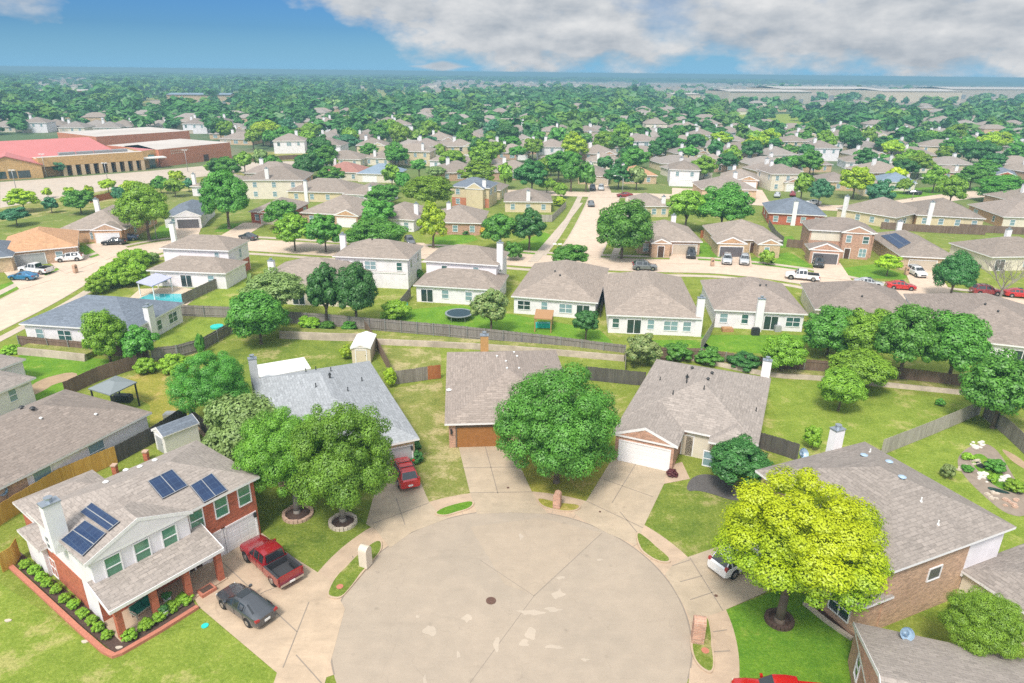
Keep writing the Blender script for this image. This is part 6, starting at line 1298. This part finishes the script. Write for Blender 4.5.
for xx, yy, ri in far_houses[:4200]:
    u = U(5 + rd.uniform(-12, 12)); v = np.array([-u[1], u[0]]); L, W = rd.uniform(13, 18), rd.uniform(11, 15); ez = 3 if rd.random() < .6 else 5.4; p = np.array([xx, yy]); A = p - u * L / 2 - v * W / 2; E = [A, A + u * L, A + u * L + v * W, A + v * W]; hf = W * .45
    T_ = [(*q, ez) for q in E]; r0, r1 = p - u * (L / 2 - hf * .9), p + u * (L / 2 - hf * .9); z = ez + hf * .45; rm = rd.randrange(3); wm = 3 + rd.randrange(2)
    b.poly([T_[0], T_[1], (*r1, z), (*r0, z)], rm); b.poly([T_[2], T_[3], (*r0, z), (*r1, z)], rm); b.poly([T_[1], T_[2], (*r1, z)], rm); b.poly([T_[3], T_[0], (*r0, z)], rm)
    for i in range(4):
        q0, q1 = p + (E[i] - p) * .95, p + (E[(i + 1) % 4] - p) * .95; b.poly([(*q0, 0), (*q1, 0), (*q1, ez), (*q0, ez)], wm)
tag(b.build('distant_rooftops', ['shingle_tan', 'shingle_buff', 'shingle_brown', 'siding_cream', 'brick_buff']), 'countless small rooftops fading toward the horizon', kind='stuff')
# trees of the neighbourhood
hp = np.array([(q[0], q[1]) for q in houses] + [(o[0], o[1]) for o in occ if o[2] > 10])
g0 = random.Random(77)
for k in range(46):
    y = 430 * (4.2 ** g0.random()); x = g0.uniform(-.72, .72) * y; a, b_ = g0.uniform(18, 60) * (y / 700) ** .6, g0.uniform(10, 34) * (y / 700) ** .8
    q = rounded([np.array([x + a * math.cos(t_) * g0.uniform(.6, 1.1), y + b_ * math.sin(t_) * g0.uniform(.6, 1.1)]) for t_ in [i * PI / 4 for i in range(8)]], 2)
    if any(inside(q[0], k2) for k2 in OPEN): continue
    OPEN.append(q); sheet('clearing', q, .06, g0.choice(['lawn_dry', 'earth_far', 'road_pale', 'lawn_lime', 'earth_far', 'lawn_dry']))
trees = []; n_try = 0
def density(lx, ly): return 1.
for _ in range(60000):
    ly = rd.uniform(79.5, 186); ly = 79.5 + (ly - 79.5) * rd.random() ** .55; lx = rd.uniform(-20, 1044); p = G(lx, ly)
    if p[1] > 2600: continue
    rad = rd.choice([rd.uniform(2.6, 4.5), rd.uniform(4, 6.5), rd.uniform(4, 7.2)])
    if inside(p, SCH) or (any(inside(p, q) for q in OPEN) and rd.random() > .03): continue
    if p[1] < 330 and near_line(p): continue
    trees.append((p[0], p[1], rad))
# thin by distance between neighbours (cell grid)
cell = {}; keep = []
for x, y, rad in trees:
    s = 13.5 if y < 320 else 11. if y < 430 else 11.5 if y < 700 else 9.5
    key = (int(x // s), int(y // s)); 
    if any((key[0] + i, key[1] + j_) in cell for i in (-1, 0, 1) for j_ in (-1, 0, 1) if (i, j_) in ((0, 0), (1, 0), (0, 1)) ): continue
    if y < 900 and np.min(np.hypot(hp[:, 0] - x, hp[:, 1] - y)) < (10.5 if y < 430 else 9.5 if y < 700 else 8): continue
    if y < 330 and np.any(np.hypot(occ[:, 0] - x, occ[:, 1] - y) < np.where(occ[:, 2] > 10, 10.5, 7.5)): continue
    cell[key] = 1; keep.append((x, y, rad))
keep.sort(key=lambda q: q[1])
LEAFS = [('leaf_green', 'mid green'), ('leaf_dark', 'dark green'), ('leaf_teal', 'blue green'), ('leaf_mid', 'fresh green'), ('leaf_lime', 'yellow green')]
NTI = 165
print('trees', len(keep), 'houses', len(houses))
for x, y, rad in keep[:NTI]:
    lf, ad = rd.choices(LEAFS, (5, 4, 1.6, 4, 1.6))[0]; rad *= .92; w = rad * 2 * F / depth((x, y))
    hgt = rad * rd.uniform(.62, .95)
    plant_tree((x, y), rad, hgt + rd.uniform(1.0, 2.2), hgt, lf, f'rounded {ad} tree among the rooftops past the cross street' , size_class(w), f'{ad} trees among the farther rooftops')
rest = keep[NTI:]
lib = [leaf_arrays(500 + i, 150, .40, 6) for i in range(8)]; lib2 = [leaf_arrays(600 + i, 46, .62, 5) for i in range(8)]
Q = [[], []]; g = np.random.default_rng(4)
for x, y, rad in rest:
    a = (lib if y < 700 else lib2)[g.integers(8)]; t = g.uniform(0, 6.28); c, s = math.cos(t), math.sin(t); q = a @ np.array([[c, s, 0], [-s, c, 0], [0, 0, 1]]); rad *= g.uniform(.8, 1.25) * (1.15 if y > 500 else 1); hz = rad * g.uniform(.6, .95); Q[int(g.random() < .3)].append(q * np.array([rad * g.uniform(.9, 1.25), rad, hz]) + np.array([x, y, hz + 1.2]))
# woods between 900 m and the horizon
for _ in range(5600):
    y = 800 * (5.6 ** (g.random() ** 1.2)); x = g.uniform(-.85, .85) * y; p = np.array([x, y])
    if any(inside(p, k) for k in OPEN[1:]) : continue
    rad = g.uniform(5, 9) * (1 if y < 1500 else 2.2); a = lib2[g.integers(8)]; hz = rad * .7 if y < 1500 else rad * .35
    Q[int(g.random() < .25)].append(a * np.array([rad * (1 if y < 1500 else 2.5), rad, hz]) + np.array([x, y, hz + .8]))
for k, (mt, lb) in enumerate((('leaf_wood', 'far off mass of treetops spreading to the horizon'), ('leaf_wood_pale', 'paler treetops mixed into the far off woods'))):
    me = quads_mesh('woodland', np.concatenate(Q[k])); me.materials.append(M[mt]); o = bpy.data.objects.new('woodland', me); C.objects.link(o); tag(o, lb, kind='stuff')
# open fields and large sheds near the horizon
sheet('field', OPEN[1], .10, 'lawn_dry'); sheet('field', OPEN[2], .08, 'lawn_lime'); sheet('field', GG([(60, 108), (240, 104), (250, 97), (60, 99)]), .11, 'lawn_dry'); sheet('field', GG([(150, 107), (186, 108), (186, 100), (150, 100)]), .14, 'earth_far')
sheet('bare_land', GG([(420, 92), (700, 92), (720, 83), (420, 82)]), .12, 'earth_far'); sheet('bare_land', GG([(690, 103), (1060, 106), (1060, 86), (720, 86)]), .12, 'earth_far'); sheet('bare_land', GG([(390, 107), (560, 108), (580, 104), (400, 102)]), .16, 'road_pale')
for x0, x1, yb, hh, dep, mat, lab in ((728, 810, 104, 15, 60, 'garage_tan', 'long pale warehouse near the horizon, nearest the fields'), (780, 880, 100, 16, 90, 'garage_tan', 'very long pale warehouse on the skyline'), (880, 960, 102, 15, 80, 'shed_cream', 'cream warehouse on the skyline between pale ones'), (950, 1050, 99, 16, 90, 'garage_tan', 'pale warehouse at the far end of the skyline row'), (672, 700, 101, 9, 40, 'shed_cream', 'small white roofed shed by the far fields'), (168, 232, 105, 10, 40, 'brick_buff', 'distant low school building with blue roof among woods'), (40, 92, 99, 9, 40, 'brick_school', 'distant brownish building block amid the woods'), (560, 620, 104, 6, 50, 'metal_white', 'flat pale shed in the far middle of the plain')):
    a, c = G(x0, yb), G(x1, yb); u = (c - a) / np.linalg.norm(c - a); v = np.array([-u[1], u[0]]); m_ = (a + c) / 2; r = empty('warehouse' if mat != 'brick_buff' else 'distant_school', (*m_, 0), lab, 'warehouse' if mat != 'brick_buff' else 'school'); o = (*m_, 0); L = np.linalg.norm(c - a)
    b = MB(); b.prism([a, c, c + v * dep, a + v * dep], 0, hh); b.build('wall', mat, r, o); b = MB(); mid0, mid1 = a + v * dep / 2, c + v * dep / 2; z = hh + dep * .03
    b.poly([(*(a - v), hh + .05), (*(c - v), hh + .05), (*mid1, z), (*mid0, z)]); b.poly([(*(c + v * dep), hh + .05), (*(a + v * dep), hh + .05), (*mid0, z), (*mid1, z)]); b.build('roof', 'roof_flat' if mat != 'brick_buff' else 'shingle_blue', r, o)
    for i in range(5): b = MB(); q = a + u * L * (.12 + .19 * i) - v * .1; b.box((*q, .2), (L * .05, .3, hh * .4), u=u); b.build('loading_door', 'metal_grey', r, o)
# ------------------------------------------------------------------ air
hz = MB(); hz.box((0, S_ * .55, -1.0), (S_ * 2 + 200, S_ * 1.7 , 36.5)); ho = hz.build('haze', 'trim'); tag(ho, kind='stuff'); ho.data.materials.clear()
hm = bpy.data.materials.new('haze'); hm.use_nodes = True; t = hm.node_tree; t.nodes.clear(); out = t.nodes.new('ShaderNodeOutputMaterial'); pv = t.nodes.new('ShaderNodeVolumePrincipled')
pv.inputs['Color'].default_value = (.30, .54, .70, 1); pv.inputs['Density'].default_value = HAZE; pv.inputs['Anisotropy'].default_value = 0.; t.links.new(pv.outputs[0], out.inputs['Volume']); ho.data.materials.append(hm)
# ------------------------------------------------------------------ sky, sun, render
SUN_EL, SUN_AZ = R(55), R(-112)          # azimuth of the sun's direction, counter-clockwise from +x
w = bpy.data.worlds.new('World'); SC.world = w; w.use_nodes = True; t = w.node_tree; N, L = t.nodes, t.links; bg = N['Background']
sky = N.new('ShaderNodeTexSky'); sky.sky_type = 'NISHITA'; sky.sun_disc = False; sky.sun_elevation = SUN_EL; sky.sun_rotation = PI / 2 - SUN_AZ; sky.altitude = 200; sky.air_density = 1.; sky.dust_density = .3; sky.ozone_density = 2.5
tc = N.new('ShaderNodeTexCoord'); sep = N.new('ShaderNodeSeparateXYZ'); L.new(tc.outputs['Generated'], sep.inputs[0])
def mth(op, a, b_=0., c=None):
    n = N.new('ShaderNodeMath'); n.operation = op
    for i, v_ in enumerate((a, b_) if c is None else (a, b_, c)):
        if hasattr(v_, 'is_linked'): L.new(v_, n.inputs[i])
        else: n.inputs[i].default_value = v_
    return n.outputs[0]
zc = mth('MAXIMUM', sep.outputs[2], 0.0); az = mth('ARCTAN2', sep.outputs[0], sep.outputs[1])   # 0 straight ahead, + to the right
cv = N.new('ShaderNodeCombineXYZ'); L.new(mth('MULTIPLY', az, 7.5), cv.inputs[0]); L.new(mth('MULTIPLY', zc, 15.), cv.inputs[1]); cv.inputs[2].default_value = 3.3
n1 = node(t, 'ShaderNodeTexNoise', Scale=1.0, Detail=9, Roughness=.55); L.new(cv.outputs[0], n1.inputs['Vector'])
cv3 = N.new('ShaderNodeVectorMath'); cv3.operation = 'ADD'; L.new(cv.outputs[0], cv3.inputs[0]); cv3.inputs[1].default_value = (-.08, .22, 0)
n3 = node(t, 'ShaderNodeTexNoise', Scale=1.0, Detail=9, Roughness=.55); L.new(cv3.outputs[0], n3.inputs['Vector'])
cv2 = N.new('ShaderNodeCombineXYZ'); L.new(mth('MULTIPLY', az, 3.), cv2.inputs[0]); L.new(mth('MULTIPLY', zc, 14.), cv2.inputs[1]); cv2.inputs[2].default_value = 8.1
n2 = node(t, 'ShaderNodeTexNoise', Scale=1.0, Detail=6, Roughness=.55); L.new(cv2.outputs[0], n2.inputs['Vector'])
# cloud bank to the right, its base lower the farther right; broken cover overhead
edge = mth('MINIMUM', mth('MAXIMUM', mth('SUBTRACT', .098, mth('MULTIPLY', mth('ADD', az, .30), .325)), .004), .13)
cov = mth('ADD', mth('MULTIPLY', mth('SUBTRACT', zc, edge), 15.), mth('MULTIPLY', mth('SUBTRACT', n1.outputs['Fac'], .44), 2.4))
cov = mth('ADD', mth('MINIMUM', cov, .5), mth('MULTIPLY', mth('SUBTRACT', n1.outputs['Fac'], .5), 1.6))
left = mth('SUBTRACT', mth('SUBTRACT', .95, mth('MULTIPLY', mth('ABSOLUTE', mth('ADD', az, .57)), 7.)), mth('MULTIPLY', mth('ABSOLUTE', mth('SUBTRACT', zc, .085)), 22.))
left = mth('ADD', left, mth('MULTIPLY', mth('SUBTRACT', n1.outputs['Fac'], .52), 3.2))
over = mth('MULTIPLY', mth('SUBTRACT', zc, .16), 6.)
over = mth('ADD', over, mth('MULTIPLY', mth('SUBTRACT', n2.outputs['Fac'], .5), 1.5))
tiny = mth('SUBTRACT', mth('SUBTRACT', .9, mth('MULTIPLY', mth('ABSOLUTE', mth('ADD', az, .098)), 22.)), mth('MULTIPLY', mth('ABSOLUTE', mth('SUBTRACT', zc, .006)), 130.)); tiny = mth('ADD', tiny, mth('MULTIPLY', mth('SUBTRACT', n3.outputs['Fac'], .5), 3.))
m1 = ramp(t, cov, -.1, .5); m2 = ramp(t, left, .05, .6); m3 = ramp(t, over, 0, .6, 0, .95)
mask = mth('MAXIMUM', mth('MAXIMUM', mth('MAXIMUM', m1, ramp(t, tiny, 0, .5, 0, .85)), mth('MULTIPLY', m2, .85)), m3)
lit = mth('ADD', mth('MULTIPLY', mth('SUBTRACT', n1.outputs['Fac'], n3.outputs['Fac']), 3.0), mth('ADD', .42, mth('MULTIPLY', mth('SUBTRACT', n2.outputs['Fac'], .5), 1.6)))
ccol = mixc(t, ramp(t, lit, -.15, .95), CLOUD_LO, CLOUD_HI)
sd = Vector((math.cos(SUN_AZ) * math.cos(SUN_EL), math.sin(SUN_AZ) * math.cos(SUN_EL), math.sin(SUN_EL)))
dt = N.new('ShaderNodeVectorMath'); dt.operation = 'DOT_PRODUCT'; L.new(tc.outputs['Generated'], dt.inputs[0]); dt.inputs[1].default_value = sd
glow = mth('ADD', .72, mth('MULTIPLY', mth('POWER', mth('MAXIMUM', dt.outputs['Value'], 0.), 2.), 1.5))  # brightens the unseen clouds round the sun, added as fill for camera-facing walls
gv = N.new('ShaderNodeVectorMath'); gv.operation = 'SCALE'; L.new(ccol, gv.inputs[0]); L.new(glow, gv.inputs['Scale']); ccol = gv.outputs[0]
skyc = mixc(t, 1.0, sky.outputs[0], SKY_TINT, 'MULTIPLY')
skyc = mixc(t, ramp(t, zc, .05, .0, 0, .75), skyc, (1.9, 4.1, 6.1))
L.new(mixc(t, mask, skyc, ccol), bg.inputs['Color']); bg.inputs['Strength'].default_value = .1
ld = bpy.data.lights.new('sun', 'SUN'); lo = bpy.data.objects.new('sun', ld); C.objects.link(lo); ld.energy = SUN_E; ld.angle = R(13); ld.color = (1., .93, .83)
d = Vector((math.cos(SUN_AZ) * math.cos(SUN_EL), math.sin(SUN_AZ) * math.cos(SUN_EL), math.sin(SUN_EL))); lo.rotation_euler = d.to_track_quat('Z', 'Y').to_euler()
vs = SC.view_settings; vs.view_transform = 'Standard'; vs.look = 'None'; vs.gamma = 1; vs.exposure = EXPO; vs.use_curve_mapping = False
SC.render.engine = 'CYCLES'; cy = SC.cycles; SC.render.filter_size = 1.05; cy.max_bounces = 5; cy.diffuse_bounces = 3; cy.glossy_bounces = 2; cy.transmission_bounces = 2; cy.volume_bounces = 0; cy.transparent_max_bounces = 4; cy.use_denoising = False; cy.denoiser = 'OPENIMAGEDENOISE'; cy.sample_clamp_indirect = 4.; cy.use_adaptive_sampling = True; cy.adaptive_threshold = .008
